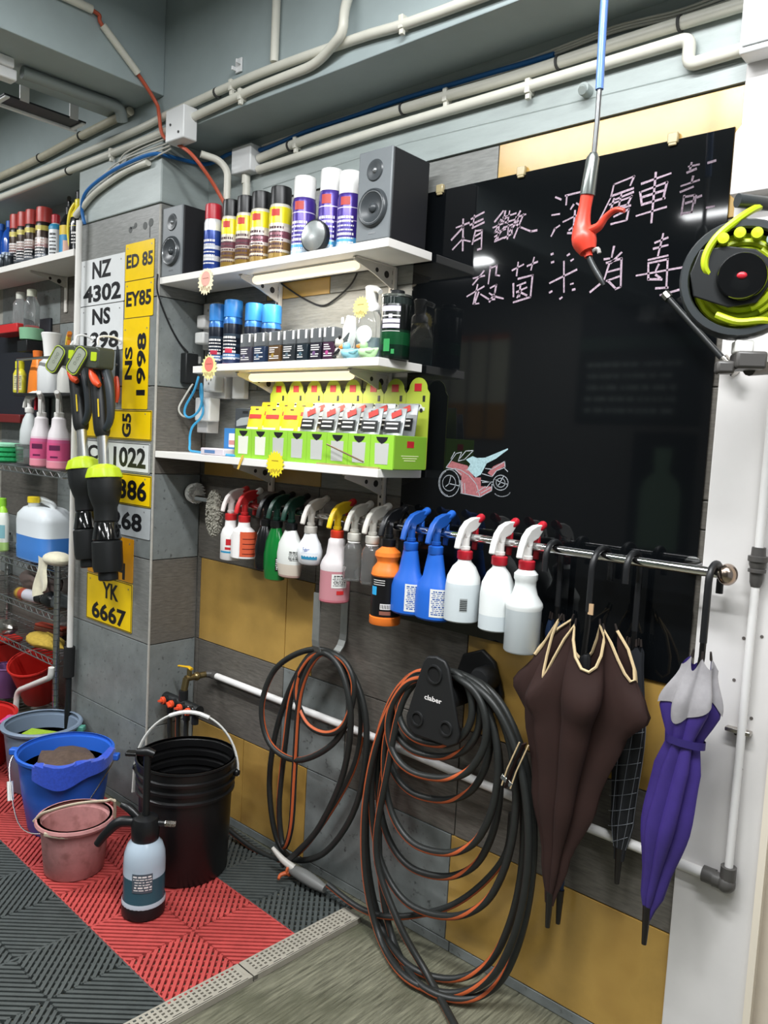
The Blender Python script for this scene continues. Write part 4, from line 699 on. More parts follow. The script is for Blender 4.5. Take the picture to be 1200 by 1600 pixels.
# ================================================================== RAIL AND HANGING BOTTLES
RX, RY, RZ = (.085, 1.855), -.08, 1.153
t = thing('hanging_rail', 'polished steel rail across the wall carrying bottles and umbrellas', 'rail')
put('tube', B().cyl((RX[0],RY,RZ),(RX[1],RY,RZ),.0105,n=18), chrome, t)
put('end_knob', B().ball((1.872,RY,RZ),(.019,.022,.022),18,12), mt('knob_steel','#b5a396',.22,1.), t)
for x in (.10, .99, 1.78): put('rail_bracket', B().cyl((x,RY,RZ),(x,-.0126,RZ),.007).cyl((x,-.0185,RZ),(x,-.0126,RZ),.02), chrome, t)
def sprayer(t, z, cm, ca, nh=.07, s=1., yaw=90, cn=None, lev=None):
    """trigger head on thing t, collar foot at height z, nozzle towards yaw"""
    T = at(0,0,z) @ MX.Rotation(rad(yaw),4,'Z') @ MX.Scale(s,4)
    YX = T @ MX(((1,0,0,0),(0,0,-1,0),(0,1,0,0),(0,0,0,1)))
    put('collar', B().lathe([(.0175,0),(.0195,.003),(.0195,.020),(.0165,.022)],n=20,mat=T), ca, t)
    neck = B().lathe([(.0105,.018),(.0105,nh-.046),(.0125,nh-.045),(.0125,nh-.038),(.010,nh-.037),(.010,nh-.012)],n=14,mat=T)
    put('stem', neck, cm, t)
    pl = [(-.009,nh-.016),(.008,nh-.016),(.011,nh-.004),(.034,nh+.002),(.052,nh+.018),(.047,nh+.034),(.024,nh+.033),(-.002,nh+.025),(-.021,nh+.008),(-.033,nh-.016),(-.039,nh-.040),(-.032,nh-.043),(-.025,nh-.020),(-.012,nh-.001)]
    put('trigger_head', B().prism(pl, .016, YX @ at(0,0,-.008)), cm, t, bev=.0025)
    put('nozzle', B().lathe([(.0085,-.012),(.0105,0),(.0105,.014),(.0085,.018)],n=12,mat=T @ at(.050,0,nh+.027) @ MX.Rotation(rad(66),4,'Y')), cn or ca, t)
    put('trigger', B().prism([(.035,nh-.0005),(.045,nh+.008),(.046,nh-.018),(.042,nh-.050),(.0345,nh-.048),(.0355,nh-.02)], .013, YX @ at(0,0,-.0065)), lev or ca, t, bev=.002)
    return t
def hung(name, label, x, zb, prof, m, cm, ca, sx=1, sy=1, nh=.07, yaw=90, cat='spray bottle', p=2, group='spray bottles hung on the rail', cn=None, lev=None, liq=None):
    """a bottle hanging by its trigger over the rail; prof ends at the collar"""
    zc = RZ+.0105+.0065-nh
    y = RY-.0225
    t = thing(name, label, cat, (x,y,zb), group=group)
    H = zc-zb
    pr = [(r, z*H) for r, z in prof]
    put('bottle', B().lathe(pr, n=26, sx=sx, sy=sy, p=p), m, t)
    if liq:
        f, lm = liq; q = [(r*.95, max(z,.004)) for r, z in pr if z <= f*H]
        q.append((q[-1][0], f*H)); put('liquid', B().lathe(q, n=22, sx=sx, sy=sy, p=p), lm, t)
    sprayer(t, H, cm, ca, nh, cn=cn, lev=lev)
    t['H'] = H
    del t['H']
    return t, H
wht = plastic('#e6e4e0'); red = plastic('#b5202e'); redd = plastic('#c22a2c'); dk = plastic('#141517'); dgreen = plastic('#12352a')
liqw = mt('clear_liquid', '#c4cdd2', .2)
natural = mt('natural_hdpe', '#dfe4e4', .38, trans=.25, ior=1.3)
rnd = [(.93,0),(1,.02),(1,.06),(1,.55),(.93,.72),(.66,.88),(.40,.96),(.36,1)]
def sc(pr, r): return [(a*r, b) for a, b in pr]
# white bottles with red heads, from the board end
for x, zb, r, lab, lv in ((1.250,.946,.0445,'white spray bottle with red trigger and barcode next to the blue bottles',.62),(1.352,.943,.042,'white spray bottle with red trigger hanging alone in the middle of three',.24)):
    t, H = hung('spray_bottle', lab, x, zb, sc(rnd, r), mt('natural_fill_%d' % int(lv*100), '#d9dddd', .36, bands=[(0,'#c2cacd'),(lv,'#dde1e0')]), wht, red)
    if lv > .5:
        b = B().lathe([(r+.0004,.03),(r+.0004,.062)], n=5, a0=-62, a1=-38)
        put('barcode_label', b, mt('barcode','#8f9494',.5), t)
        b = B()
        for k in range(6): b.lathe([(r+.0008,.033+k*.0045),(r+.0008,.035+k*.0045)], n=5, a0=-61, a1=-39)
        put('barcode_line', b, inkk, t)
t, H = hung('spray_bottle', 'taller ribbed shoulder white spray bottle with red trigger by the umbrellas', 1.428, .905, [(.039,0),(.042,.02),(.042,.52),(.0445,.56),(.043,.60),(.030,.70),(.025,.80),(.025,.86),(.028,.89),(.028,.95),(.019,1)], mt('natural_fill_52', '#d9dddd', .36, bands=[(0,'#c2cacd'),(.52,'#dde1e0')]), wht, red)
# two blue bottles
blu = plastic('#1f5fc0', .42)
for x, lab in ((1.075,'blue spray bottle next to the orange bottle'),(1.158,'blue spray bottle next to the white bottles')):
    t, H = hung('spray_bottle', lab, x, .932, [(.046,0),(.052,.03),(.052,.42),(.046,.54),(.033,.66),(.027,.85),(.022,1)], blu, plastic('#1b53a8', .4), blu, sx=1, sy=.70)
    b = B().lathe([(.0525,.012),(.0525,.084)], n=10, a0=-72, a1=8, sy=.70, sx=1)
    put('label', b, mt('paper_label','#dcdcd8',.5), t)
    put('print', dashes(B(), .0529, .017, .08, -68, 4, 9, int(x*100), 1, .70), inkb, t)
# orange and black bottle
t, H = hung('spray_bottle', 'orange and black spray bottle with bulging neck', .997, .889, [(.041,0),(.0425,.01),(.0425,.10),(.0405,.105),(.0405,.62),(.0435,.64),(.040,.72),(.029,.79),(.029,.82),(.036,.88),(.034,.93),(.019,.99),(.017,1)], mt('orange_hdpe','#e8792a',.4), dk, dk)
put('sleeve', B().lathe([(.0408,.024),(.0408,.132)], n=26, capb=False, capt=False), mt('sleeve_black','#131214',.3), t)
put('blue_patch', B().lathe([(.0411,.082),(.0411,.105)], n=5, a0=-115, a1=-88), mt('patch_blue','#2f9fd6',.4), t)
put('barcode_label', B().lathe([(.0411,.045),(.0411,.060)], n=6, a0=-70, a1=-25), inkw, t)
b = B()
for k in range(7): b.lathe([(.0414,.047),(.0414,.058)], n=1, a0=-67+k*6, a1=-64+k*6)
put('barcode_line', b, inkk, t)
b = B()
for k in range(3): b.lathe([(.0411,.110+k*.006),(.0411,.1115+k*.006)], n=6, a0=-105, a1=-55)
put('white_line', b, inkw, t)
put('picture_print', B().lathe([(.0411,.030),(.0411,.040)], n=6, a0=-72, a1=-28), mt('print_rust','#8a5648',.5), t)
# two clear bottles
for x, y2, lab in ((.868,1.0,'clear spray bottle with pale head next to the pink one'),(.937,1.0,'clear spray bottle with pale head next to the orange one')):
    t, H = hung('spray_bottle', lab, x, .988, [(.026,0),(.028,.02),(.028,.80),(.022,.90),(.015,.97),(.014,1)], clr, plastic('#c9c6bd',.3), plastic('#d6d3ca',.3))
    put('neck_ring', B().lathe([(.0165,0),(.0185,.002),(.0165,.004)],c=(0,0,H-.006)), wht, t)
# pink liquid bottle with yellow and red head
t, H = hung('spray_bottle', 'white bottle half full of pink liquid with yellow and red trigger', .800, .916, [(.041,0),(.044,.02),(.044,.50),(.045,.56),(.040,.64),(.029,.74),(.025,.9),(.024,.97),(.019,1)], mt('pinkish_hdpe','#e4dcdc',.36,trans=.15,bands=[(0,'#c2707c'),(.05,'#c98a92'),(.50,'#ddd6d6')]), plastic('#e3bd1a'), plastic('#cf3a24'), nh=.07, lev=redd, cn=redd)
put('label', B().lathe([(.0446,.045),(.0447,.085)], n=7, a0=-58, a1=2), mt('paper_label','#dcdcd8',.5), t)
b = dashes(B(), .0451, .05, .082, -54, -4, 5, 77)
put('handwriting', b, inkk, t)
put('red_seal', B().lathe([(.0446,.026),(.0446,.037)], n=5, a0=-38, a1=-10), redd, t)
# curvy white freshener
t, H = hung('freshener_bottle', 'round shouldered white fabric freshener bottle with blue band', .690, 1.008, [(.030,0),(.036,.05),(.0425,.30),(.043,.45),(.036,.68),(.025,.86),(.020,1)], mt('fresh_white','#e3e6ea',.3), plastic('#cfcbc4',.35), plastic('#c3bfb8',.3), sy=.75, nh=.07)
put('blue_band', B().lathe([(.0406,.018),(.0424,.028)], n=9, a0=-95, a1=-15, sy=.75), mt('band_blue','#2b88b0',.4), t)
rg = B()
for k in range(20): k % 2 and rg.lathe([(.0435,.036),(.0435,.0375)], n=1, a0=-95+k*4, a1=-91+k*4, sy=.75)
put('ring_print', rg, mt('ring_blue','#b6c3dc',.4), t)
tb = B(); text(tb, 'Febreze', .030, .012, MX.Translation((.0195,-.0285,.047)) @ MX.Rotation(rad(34),4,'Z') @ FRONT, .005, wrap=.036)
put('lettering', tb, inkb, t, sm=False)
# white/clear oval bottle and green oval bottle, dark heads
t, H = hung('spray_bottle', 'oval frosted bottle with dark head beside the green one', .603, .955, [(.031,0),(.040,.03),(.047,.28),(.048,.50),(.043,.72),(.030,.88),(.021,1)], mt('frost_band','#cfd2cc',.35,bands=[(0,'#a98d84'),(.07,'#c9beb0'),(.30,'#d6d8d4')]), dgreen, dk, sy=.66)
b = dashes(B(), .0483, .055, .085, -62, -18, 4, 5, 1, .66)
put('small_print', b, inkk, t)
t, H = hung('spray_bottle', 'dark green glossy bottle with dark head hanging by the frosted one', .535, .936, [(.028,0),(.037,.03),(.043,.25),(.0435,.5),(.036,.74),(.028,.86),(.021,.97),(.019,1)], mt('green_gloss','#0f6a2c',.15,coat=.5), dgreen, dk, sy=.7)
put('label', B().lathe([(.0440,.035),(.0445,.075)], n=5, a0=-50, a1=-12, sy=.7), mt('label_dark','#1b201c',.4), t)
put('label_print', dashes(B(), .0449, .038, .072, -48, -14, 4, 8, 1, .7), inkw, t)
t, H = hung('spray_bottle', 'black spray bottle almost hidden behind the dark green one', .487, .965, [(.028,0),(.032,.04),(.034,.5),(.028,.8),(.018,1)], mt('black_gloss','#101113',.2), dk, dk)
# red and white bottles at the pillar end
t, H = hung('spray_bottle', 'white bottle with orange label and big red trigger', .378, .985, [(.043,0),(.046,.02),(.046,.62),(.038,.78),(.024,.87),(.021,1)], mt('white_hdpe','#dfdcda',.35), redd, redd, sy=.8, cn=wht)
put('orange_label', B().lathe([(.0466,.008),(.0466,.088)], n=10, a0=-62, a1=40, sy=.8), mt('label_orange','#cf5a3a',.4), t)
b = B()
for k in range(4): b.lathe([(.0470,.016+k*.016),(.0470,.0185+k*.016)], n=8, a0=-50, a1=30, sy=.8)
put('label_line', b, mt('ink_dkred','#5a1a16',.5), t)
put('barcode_label', B().lathe([(.0466,.002),(.0466,.086)], n=4, a0=-100, a1=-66, sy=.8), inkw, t)
t, H = hung('spray_bottle', 'white bottle with blue line and white nozzle at the pillar end of the rail', .308, .970, [(.034,0),(.036,.02),(.036,.62),(.030,.76),(.022,.84),(.020,1)], mt('white_hdpe','#dfdcda',.35), plastic('#dcd4d0',.3), redd, sy=.8)
put('blue_line', B().lathe([(.0364,.024),(.0364,.030)], n=10, a0=-110, a1=10, sy=.8), mt('band_blue','#2b88b0',.4), t)
put('red_print', B().lathe([(.0364,.05),(.0364,.07)], n=4, a0=-70, a1=-40, sy=.8).lathe([(.0364,.035),(.0364,.043)], n=4, a0=-75, a1=-20, sy=.8), inkr, t)
# chenille mitt and round brush
t = thing('wash_mitt', 'grey chenille wash pad hanging on the rail by the pillar', 'wash mitt', (.225,-.108,1.04))
fz = mt('chenille', '#8b887d', .9, var=.2, scale=90)
put('pad', B().ball((0,0,.078),(.032,.017,.076),18,14), fz, t)
q = random.Random(3); b = B()
for k in range(420):
    th = q.uniform(0,2*pi); u = q.uniform(-.97,.97); r = math.sqrt(1-u*u)
    p = V((.032*r*cos(th), .017*r*sin(th), .078+.076*u)); n = V((cos(th)*r*1.0, sin(th)*r*1.4, u*.8)).normalized()
    b.tube([p, p+n*.006+V((0,0,-.004))], .0026, 5)
o = put('noodle_pile', b, fz, t); o['kind'] = 'stuff'
put('cuff_loop', B().tube([(0,.0,.150),(0,.012,.1255),(0,.046,.118),(0,.046,.124)], .002, 6), plastic('#c9c6be'), t)
t = thing('round_brush', 'round white bristled brush stuck on the pillar side', 'brush', (.0005,-.052,1.165))
put('backing', B().lathe([(.026,0),(.028,.004),(.028,.012),(.024,.014)],mat=MX.Rotation(pi/2,4,'Y'),n=22), dk, t)
b = B()
for k in range(420):
    r = .030*math.sqrt(q.random()); th = q.uniform(0,2*pi); d = 1+.25*r/.03
    b.tube([(.012,r*cos(th),r*sin(th)),(.044,r*cos(th)*d,r*sin(th)*d)], .0011, 4, cap=False)
b.ball((.022,0,0),(.022,.034,.034),18,12)
o = put('bristle_field', b, mt('bristle','#f4f4f0',.6), t); o['kind'] = 'stuff'

# ================================================================== UMBRELLAS
def umbrella(name, label, x, tip, rim_z, prof, mats, folds, pipe_m=None, droop=.1, kf=.5, tilt=0., twist=0., hx=0., oy=-.030, ys=.52, ph0=0., patch=None):
    """hangs by its crook on the rail; fabric from the tip (z=tip) up to a loose rim at rim_z. prof: (t, radius)"""
    t = thing(name, label, 'umbrella', (x,RY,0), group='umbrellas hung on the rail')
    fab, hm = mats[0], mats[1]
    H = rim_z-tip
    def rad_(tt):
        for (a, ra), (b_, rb) in zip(prof, prof[1:]):
            if tt <= b_: u = (tt-a)/(b_-a); return ra+(rb-ra)*(u*u*(3-2*u))
        return prof[-1][1]
    def P(u, v):
        th = 2*pi*u; ph = abs(sin(folds*th/2)); e = max(0,(v-.55)/.45)
        vv = v*(1-droop*(ph**1.3)*(.8+.2*sin(2*th+.7))*e)
        r = rad_(v)*(1-kf+kf*2*ph*(0.75+.25*sin(3*th+1)))
        a = th+ph0+twist*v
        return (r*cos(a)*1.25+tilt*(1-v)+hx*v, oy+r*sin(a)*ys, tip+H*vv)
    NU, NV = folds*8, 22
    put('canopy', B().grid(P, NU, NV), fab, t, ang=60)
    if patch:
        u0, u1, pm = patch
        def Q(u, v):
            uu = u0+(u1-u0)*u; lo = .80+.035*sin(9*u+1)+.05*u*u
            p = P(uu, lo+(1.-lo)*v); ax = (tilt*(1-.9)+hx*.9, oy)
            return (ax[0]+(p[0]-ax[0])*1.05, ax[1]+(p[1]-ax[1])*1.07-.0008, p[2]+.0015*v)
        put('silver_rim', B().grid(Q, 40, 8), pm, t, ang=60)
    if pipe_m:
        put('rim_piping', B().tube([V(P(i/NU,1))+V((0,-.0012,0)) for i in range(NU+1)], .0034, 6), pipe_m, t)
    for i in range(folds):
        p = P(i/folds, 1)
        put('rib_tip', B().cyl((p[0],p[1],p[2]-.002),(p[0]*.9+hx*.1,p[1],p[2]+.014),.0028,.002,n=7), mt('rib_tip','#2a2422',.4), t)
    put('ferrule', B().cyl((tilt,oy,tip-.055),(tilt,oy,tip+.03),.0055,.0095,n=10), mt('ferrule','#1a1716',.35), t)
    put('shaft', B().tube([(tilt*.9,oy,tip+.06),(hx,oy,rim_z),(hx,oy,rim_z+.06)], .0065, 8), mt('shaft','#0d0d0e',.3), t)
    rr = abs(oy); s = -1 if oy < 0 else 1; cz = RZ+.0184-rr
    hk = [(hx,oy,rim_z+.03),(hx,oy,cz-.05),(hx,oy,cz)]+[(hx,s*rr*cos(pi*k/10),cz+rr*sin(pi*k/10)) for k in range(1,10)]+[(hx,-s*rr,cz),(hx,-s*rr,cz-.03)]
    put('crook_handle', B().tube(hk, .0072, 10), hm, t)
    return t
maroon = mt('umbrella_brown', '#2a140f', .8, var=.12, scale=14); cream = mt('cream_piping', '#cbb48c', .6); rub = mt('rubber_black', '#17181a', .42)
navy = mt('umbrella_navy', '#1c2f4c', .6); purp = mt('umbrella_purple', '#3a2b74', .5, var=.18, scale=10)
chk = mt('umbrella_check', '#1b1d22', .6); sil = mt('umbrella_silver', '#9a979a', .5, var=.15, scale=20)
t = umbrella('umbrella', 'large loosely closed dark brown umbrella with cream piped rim', 1.607, .345, 1.005, [(0,.008),(.15,.024),(.40,.058),(.66,.086),(.80,.118),(1,.086)], (maroon, rub), 6, cream, droop=.20, tilt=-.045, hx=-.003, kf=.36, oy=-.046, ys=.42, ph0=.25)
put('strap', B().tube([(-.135,-.052,.70),(-.160,-.056,.63),(-.172,-.057,.585)], .012, 8, flat=.15), maroon, t)
for s in (-1, 1): put('strap_edge', B().tube([(-.135+s*.012,-.054,.70),(-.160+s*.012,-.058,.63),(-.172+s*.012,-.059,.585)], .0018, 6), cream, t)
put('buckle', B().box((-.172,-.0585,.600),(.034,.004,.012),ry=rad(25)), chrome, t, bev=.001)
put('name_tag', B().box((.004,-.0508,1.042),(.012,.003,.024)), plastic('#b89a78',.5), t, sm=False)
put('runner', B().lathe([(.008,.86),(.013,.865),(.013,.93),(.009,.94)],c=(-.004,-.0425,0)), rub, t)
umbrella('umbrella', 'narrow navy umbrella hanging behind the brown one', 1.484, .31, .985, [(0,.006),(.2,.014),(.6,.024),(1,.022)], (navy, rub), 6, None, droop=.05, tilt=.062, kf=.3, oy=.036)
t = umbrella('umbrella', 'slim black umbrella with pale check pattern', 1.677, .47, .965, [(0,.009),(.2,.021),(.6,.028),(1,.018)], (chk, rub), 6, None, droop=.04, tilt=.006, kf=.22, oy=.034)
# printed check: fine lines round and along the folded cloth
b = B()
def ckr(z):
    u = (z-.47)/.495
    for (a, ra), (c_, rb) in zip([(0,.009),(.2,.021),(.6,.028)],[(.2,.021),(.6,.028),(1,.018)]):
        if u <= c_: w_ = (u-a)/(c_-a); return (ra+(rb-ra)*(w_*w_*(3-2*w_)))*1.16
    return .02
for z in (.52,.555,.59,.625,.66,.695,.73,.765,.80):
    b.tube([(ckr(z)*1.25*cos(a)+.006*(1-(z-.47)/.495), .034+ckr(z)*.52*sin(a), z+.014*cos(a)) for a in [rad(-170+12*k) for k in range(14)]], .0007, 4)
for a in (-135,-100,-62,-25):
    b.tube([(ckr(z)*1.25*cos(rad(a+k*4))+.006*(1-(z-.47)/.495), .034+ckr(z)*.52*sin(rad(a+k*4)), z) for k, z in enumerate([.50+.03*i for i in range(11)])], .0007, 4)
o = put('check_line', b, mt('check_line','#777b82',.6), t); o['kind'] = 'stuff'
t = umbrella('umbrella', 'purple umbrella strapped at its waist with silver grey rim', 1.842, .405, .985, [(0,.006),(.12,.020),(.38,.038),(.58,.034),(.69,.025),(.84,.043),(1,.024)], (purp, rub), 6, None, droop=.05, tilt=-.060, hx=.006, kf=.30, twist=.7, oy=-.034, patch=(.42,.92,sil))
put('waist_strap', B().lathe([(.0325,0),(.0325,.016)],c=(-.012,-.034,.800),sx=1.25,sy=.58,n=24,capb=False,capt=False), mt('purple_strap','#2e2362',.5), t)

# ================================================================== PILLAR FACE: NUMBER PLATES AND TOOLS
pw = mt('plate_white', '#d6d8d8', .3, var=.04, scale=14); py_ = mt('plate_yellow', '#eac40a', .28, var=.05, scale=10); pyo = mt('plate_amber', '#c98a12', .3, var=.08, scale=10); pg = mt('plate_grey', '#a9aeb0', .3, var=.05)
pk_ = mt('plate_letter', '#17171a', .35)
def plate(label, x0, x1, z0, z1, m, lines, border=False, lift=0., spin=0, tilt=0.):
    """lines: (text, centre x, centre z, width, height)"""
    xc, zc = (x0+x1)/2, (z0+z1)/2
    t = thing('number_plate', label, 'number plate', (xc,-.2012-lift,zc), rot=(0,tilt,0), group='number plates on the pillar')
    w_, h_ = x1-x0-.002, z1-z0-.002
    put('plate', B().prism(rrect(w_,h_,.004), .0016, XZ), m, t, sm=False)
    if border:
        b = B()
        for s in (-1, 1): b.box((s*(w_/2-.003),-.0019,0),(.0025,.0006,h_-.004)).box((0,-.0019,s*(h_/2-.003)),(w_-.004,.0006,.0025))
        put('border', b, pk_, t, sm=False)
    b = B()
    for s in lines:
        tx, lx, lz, lw, lh = s[:5]; sp = s[5] if len(s) > 5 else 0
        text(b, tx, lw, lh, at(lx-xc,-.0021,lz-zc) @ FRONT @ MX.Rotation(rad(sp),4,'Z'), .034)
    put('lettering', b, pk_, t, sm=False)
    if len(lines): put('bolt', B().prism(circ(.003,8,w_*.42,h_*.38),.0022,XZ).prism(circ(.003,8,-w_*.42,h_*.38),.0022,XZ), mt('bolt_dull','#8b8d8d',.4,.6), t, sm=False)
    return t
plate('white square number plate reading NZ 4302', -.530, -.215, 1.830, 2.000, pw, [('NZ',-.375,1.957,.135,.062),('4302',-.372,1.872,.27,.062)])
plate('white square number plate reading NS 1998', -.528, -.218, 1.660, 1.829, pw, [('NS',-.372,1.787,.130,.060),('1998',-.372,1.700,.25,.062)])
plate('small yellow number plate reading ED 85, topmost of the yellow column', -.213, -.030, 1.895, 2.024, py_, [('ED 85',-.120,1.962,.168,.048)])
plate('small yellow number plate reading EY85', -.211, -.028, 1.767, 1.894, py_, [('EY85',-.120,1.832,.160,.052)])
plate('upright yellow number plate reading NS 1998 sideways', -.216, -.048, 1.449, 1.766, py_, [('NS',-.175,1.610,.115,.050,90),('1998',-.092,1.605,.215,.058,90)])
plate('yellow number plate with sideways half hidden lettering behind the black tools', -.512, -.018, 1.341, 1.447, py_, [('G5',-.178,1.392,.085,.060,90)], border=True)
plate('white number plate reading CJ 1022 crossed by the silver tool tube', -.512, -.024, 1.226, 1.333, pw, [('CJ',-.400,1.279,.10,.070),('1022',-.155,1.279,.215,.072)], border=True)
plate('yellow number plate ending in 386 beside the lime skirts', -.495, -.010, 1.110, 1.222, py_, [('386',-.130,1.165,.185,.072)], border=True)
plate('grey white number plate ending in 68', -.490, -.010, .998, 1.107, pg, [('268',-.165,1.052,.205,.066)])
plate('amber number plate half covered by the black tools', -.436, -.112, .830, .990, pyo, [('KH',-.235,.866,.14,.060)])
plate('lowest yellow square number plate reading YK 6667', -.438, -.112, .648, .828, py_, [('YK',-.262,.778,.115,.060),('6667',-.272,.692,.245,.066)], lift=.0006, border=True)

tb_ = mt('tool_black', '#1a1c1d', .42); tb2 = mt('tool_gloss', '#0f1011', .12, coat=.5); lime = mt('lime_plastic', '#b8d021', .4); tgr = mt('tool_olive', '#3c4136', .45); orr = mt('orange_red', '#e0512c', .4); alu = mt('alu_tube', '#c9ccce', .28, .9)
def power_tool(label, x, z, y, lean):
    t = thing('power_tool', label, 'power tool', (x,y,z), rot=(0,rad(-lean),0), group='cordless tools on the pillar')
    put('nozzle', B().lathe([(.030,0),(.034,.004),(.034,.028),(.048,.032),(.052,.05),(.052,.135),(.046,.14)],n=26), tb_, t)
    put('lens_collar', B().lathe([(.046,.14),(.050,.145),(.040,.20),(.036,.205)],n=26), tb2, t)
    put('motor_housing', B().lathe([(.036,.205),(.040,.21),(.040,.255),(.046,.27),(.055,.30),(.058,.33),(.058,.362),(.054,.366)],n=26), tb_, t)
    pr = []
    b = B(); n = 40
    for j, (r, zz) in enumerate([(.061,.360),(.061,.366),(.052,.392),(.034,.404),(.018,.408)]):
        for i in range(n): a = 2*pi*i/n; q_ = r*(1+(.045 if i % 4 < 2 else 0)*(1 if j < 3 else 0)); pr.append((q_*cos(a), q_*sin(a), zz))
    b.add(pr, [(j*n+i, j*n+(i+1) % n, (j+1)*n+(i+1) % n, (j+1)*n+i) for j in range(4) for i in range(n)])
    put('lime_skirt', b, lime, t, ang=25)
    put('tube', B().lathe([(.0185,.40),(.0185,.53)],n=18), alu, t)
    put('grip_body', B().tube([(0,0,.505),(-.002,0,.53),(-.006,0,.62),(-.010,0,.70),(-.006,0,.745)], [.022,.028,.029,.029,.031], 14, smooth=3), tb_, t)
    put('handle_loop', B().tube([(.0,0,.53),(.03,0,.532),(.058,0,.565),(.064,0,.63),(.056,0,.69),(.036,0,.735),(.012,0,.765)], [.011,.012,.013,.015,.017,.017,.016], 12, smooth=4), mt('tool_grey','#30363b',.4), t)
    put('yellow_mark', B().box((.026,-.0262,.60),(.006,.002,.062)), mt('mark_yellow','#e2c32b',.5), t, sm=False)
    put('trigger', B().tube([(-.014,-.022,.742),(.002,-.028,.714),(.022,-.028,.688),(.036,-.024,.676)], [.011,.014,.014,.009], 10, smooth=4), orr, t)
    H = at(-.004,-.012,.778) @ MX.Rotation(rad(12),4,'Y')
    put('head', B().prism(rrect(.125,.075,.014,4,.012,.0), .062, H @ XZ @ at(0,0,-.03)), tgr, t, bev=.005)
    D = at(-.042,-.052,.768) @ MX.Rotation(rad(22),4,'Z') @ MX.Rotation(rad(40),4,'Y')
    put('display_frame', B().prism(rrect(.058,.108,.020), .014, D @ XZ), tgr, t, bev=.002)
    put('lime_ring', B().tube([D @ V((px,-.0145,pz)) for px, pz in rrect(.050,.100,.018)+rrect(.050,.100,.018)[:1]], .0014, 6), lime, t)
    put('display', B().prism(rrect(.039,.088,.014), .0155, D @ XZ), mt('display_silver','#a3a99a',.25,.3), t, sm=False)
    tb = B(); text(tb, '0:00', .045, .014, D @ at(0,-.0158,.005) @ FRONT @ MX.Rotation(rad(90),4,'Z'), .01)
    put('display_mark', tb, mt('display_ink','#6c7264',.4), t, sm=False)
    put('lime_patch', B().prism(rrect(.036,.030,.004,3,.048,.004), .0645, H @ XZ @ at(0,0,-.03)), lime, t, sm=False)
    put('bolt', B().cyl((-.006,-.0262,.615),(-.006,-.028,.615),.004,n=8).cyl((.05,-.014,.70),(.05,-.018,.70),.004,n=8), tb2, t)
    return t
power_tool('black cordless tool with lime skirt hanging over the plates, in front', -.132, .848, -.285, 7.0)
power_tool('black cordless tool with lime skirt partly behind its twin near the white pole', -.300, .868, -.264, 9.5)
for x, y, z, lab in ((-.232,-.285,1.671,'white wire hook holding the front black cordless tool'),(-.434,-.264,1.686,'white wire hook holding the rear black cordless tool')):
    tag(put('tool_hook', B().tube([(x,-.2005,z+.02),(x,-.235,z+.03),(x,y,z+.022),(x,y-.004,z-.006)], .004, 8, smooth=4).cyl((x,-.2005,z+.02),(x,-.205,z+.02),.012), plastic('#e9e9e6')), lab, 'hook')
t = thing('hand_pruner', 'small pruner with orange red handles hanging flat on the pillar', 'pruner', (-.245,-.2035,1.56))
put('blade', B().prism([(-.009,.0),(.009,.0),(.010,.05),(.004,.10),(-.002,.115),(-.008,.06)], .006, XZ), mt('blade_dark','#24282b',.3,.5), t, bev=.001)
put('pivot', B().lathe([(.006,0),(.006,.008)],mat=at(0,0,.045) @ MX.Rotation(pi/2,4,'X'),n=12), met, t)
for s in (-1, 1): put('handle', B().tube([(s*.004,-.005,.005),(s*.011,-.005,-.03),(s*.012,-.005,-.062),(s*.007,-.005,-.088)], [.005,.007,.0065,.004], 8, smooth=3), orr, t)
t = thing('white_pole', 'long white pole with black foam grip standing at the pillar edge', 'pole', (-.512,-.228,0))
put('tube', B().tube([(-.002,0,.50),(.004,0,1.3),(.012,0,2.14)], .0115, 12), mt('pole_white','#dad8d3',.35), t)
put('foam_grip', B().tube([(-.008,0,.40),(-.006,0,.44),(-.003,0,.52)], .021, 14), mt('foam_black','#141414',.8), t)
put('foot_tube', B().tube([(-.008,0,.405),(-.0095,0,.25),(-.011,0,.022)], .012, 12), tb_, t)
t = thing('low_cart', 'low black cart with bent white tube handle beside the grey bin', 'cart', (-.60,-.30,0))
put('handle_tube', B().tube(bend([(.055,.015,.44),(.05,.015,.40),(-.245,.015,.27),(-.26,.015,.14)],.04), .0115, 10), mt('pole_white','#dad8d3',.35), t)
put('handle_socket', B().cyl((-.26,.015,.10),(-.26,.015,.16),.018), tb_, t)
put('cart_deck', B().bx(-.28,.03,.055,.20,.045,.085), tb_, t, bev=.008)
put('deck_arm', B().tube([(-.26,.015,.11),(-.26,.06,.07)],.012,8), tb_, t)
for x in (-.24, .0): put('wheel', B().cyl((x,.055,.036),(x,.085,.036),.0345,n=18), tb_, t)

# ================================================================== BLACK GLASS BOARD
glassb = mt('black_glass', '#0b0d0f', .05, spec=.55, coat=.0)
t = thing('black_board', 'large black glass board with chalk writing and motorcycle drawing', 'board', (0,0,0))
put('glass_sheet', B().bx(.955,1.786,-.0128,-.0083,.886,2.052), glassb, t, sm=False)
def ribbon(b, pts, w0, y, seed):
    q = random.Random(seed); n = len(pts)
    for (x0, z0), (x1, z1) in zip(pts, pts[1:]):
        d = math.hypot(x1-x0, z1-z0)
        if d < 1e-5: continue
        nx, nz = -(z1-z0)/d, (x1-x0)/d; ex, ez = (x1-x0)/d*w0*.3, (z1-z0)/d*w0*.3
        a, c = w0*q.uniform(.35,.55), w0*q.uniform(.35,.55)
        b.add([(x0-ex-nx*a,y,z0-ez-nz*a),(x1+ex-nx*c,y,z1+ez-nz*c),(x1+ex+nx*c,y,z1+ez+nz*c),(x0-ex+nx*a,y,z0-ez+nz*a)],[(0,1,2,3)])
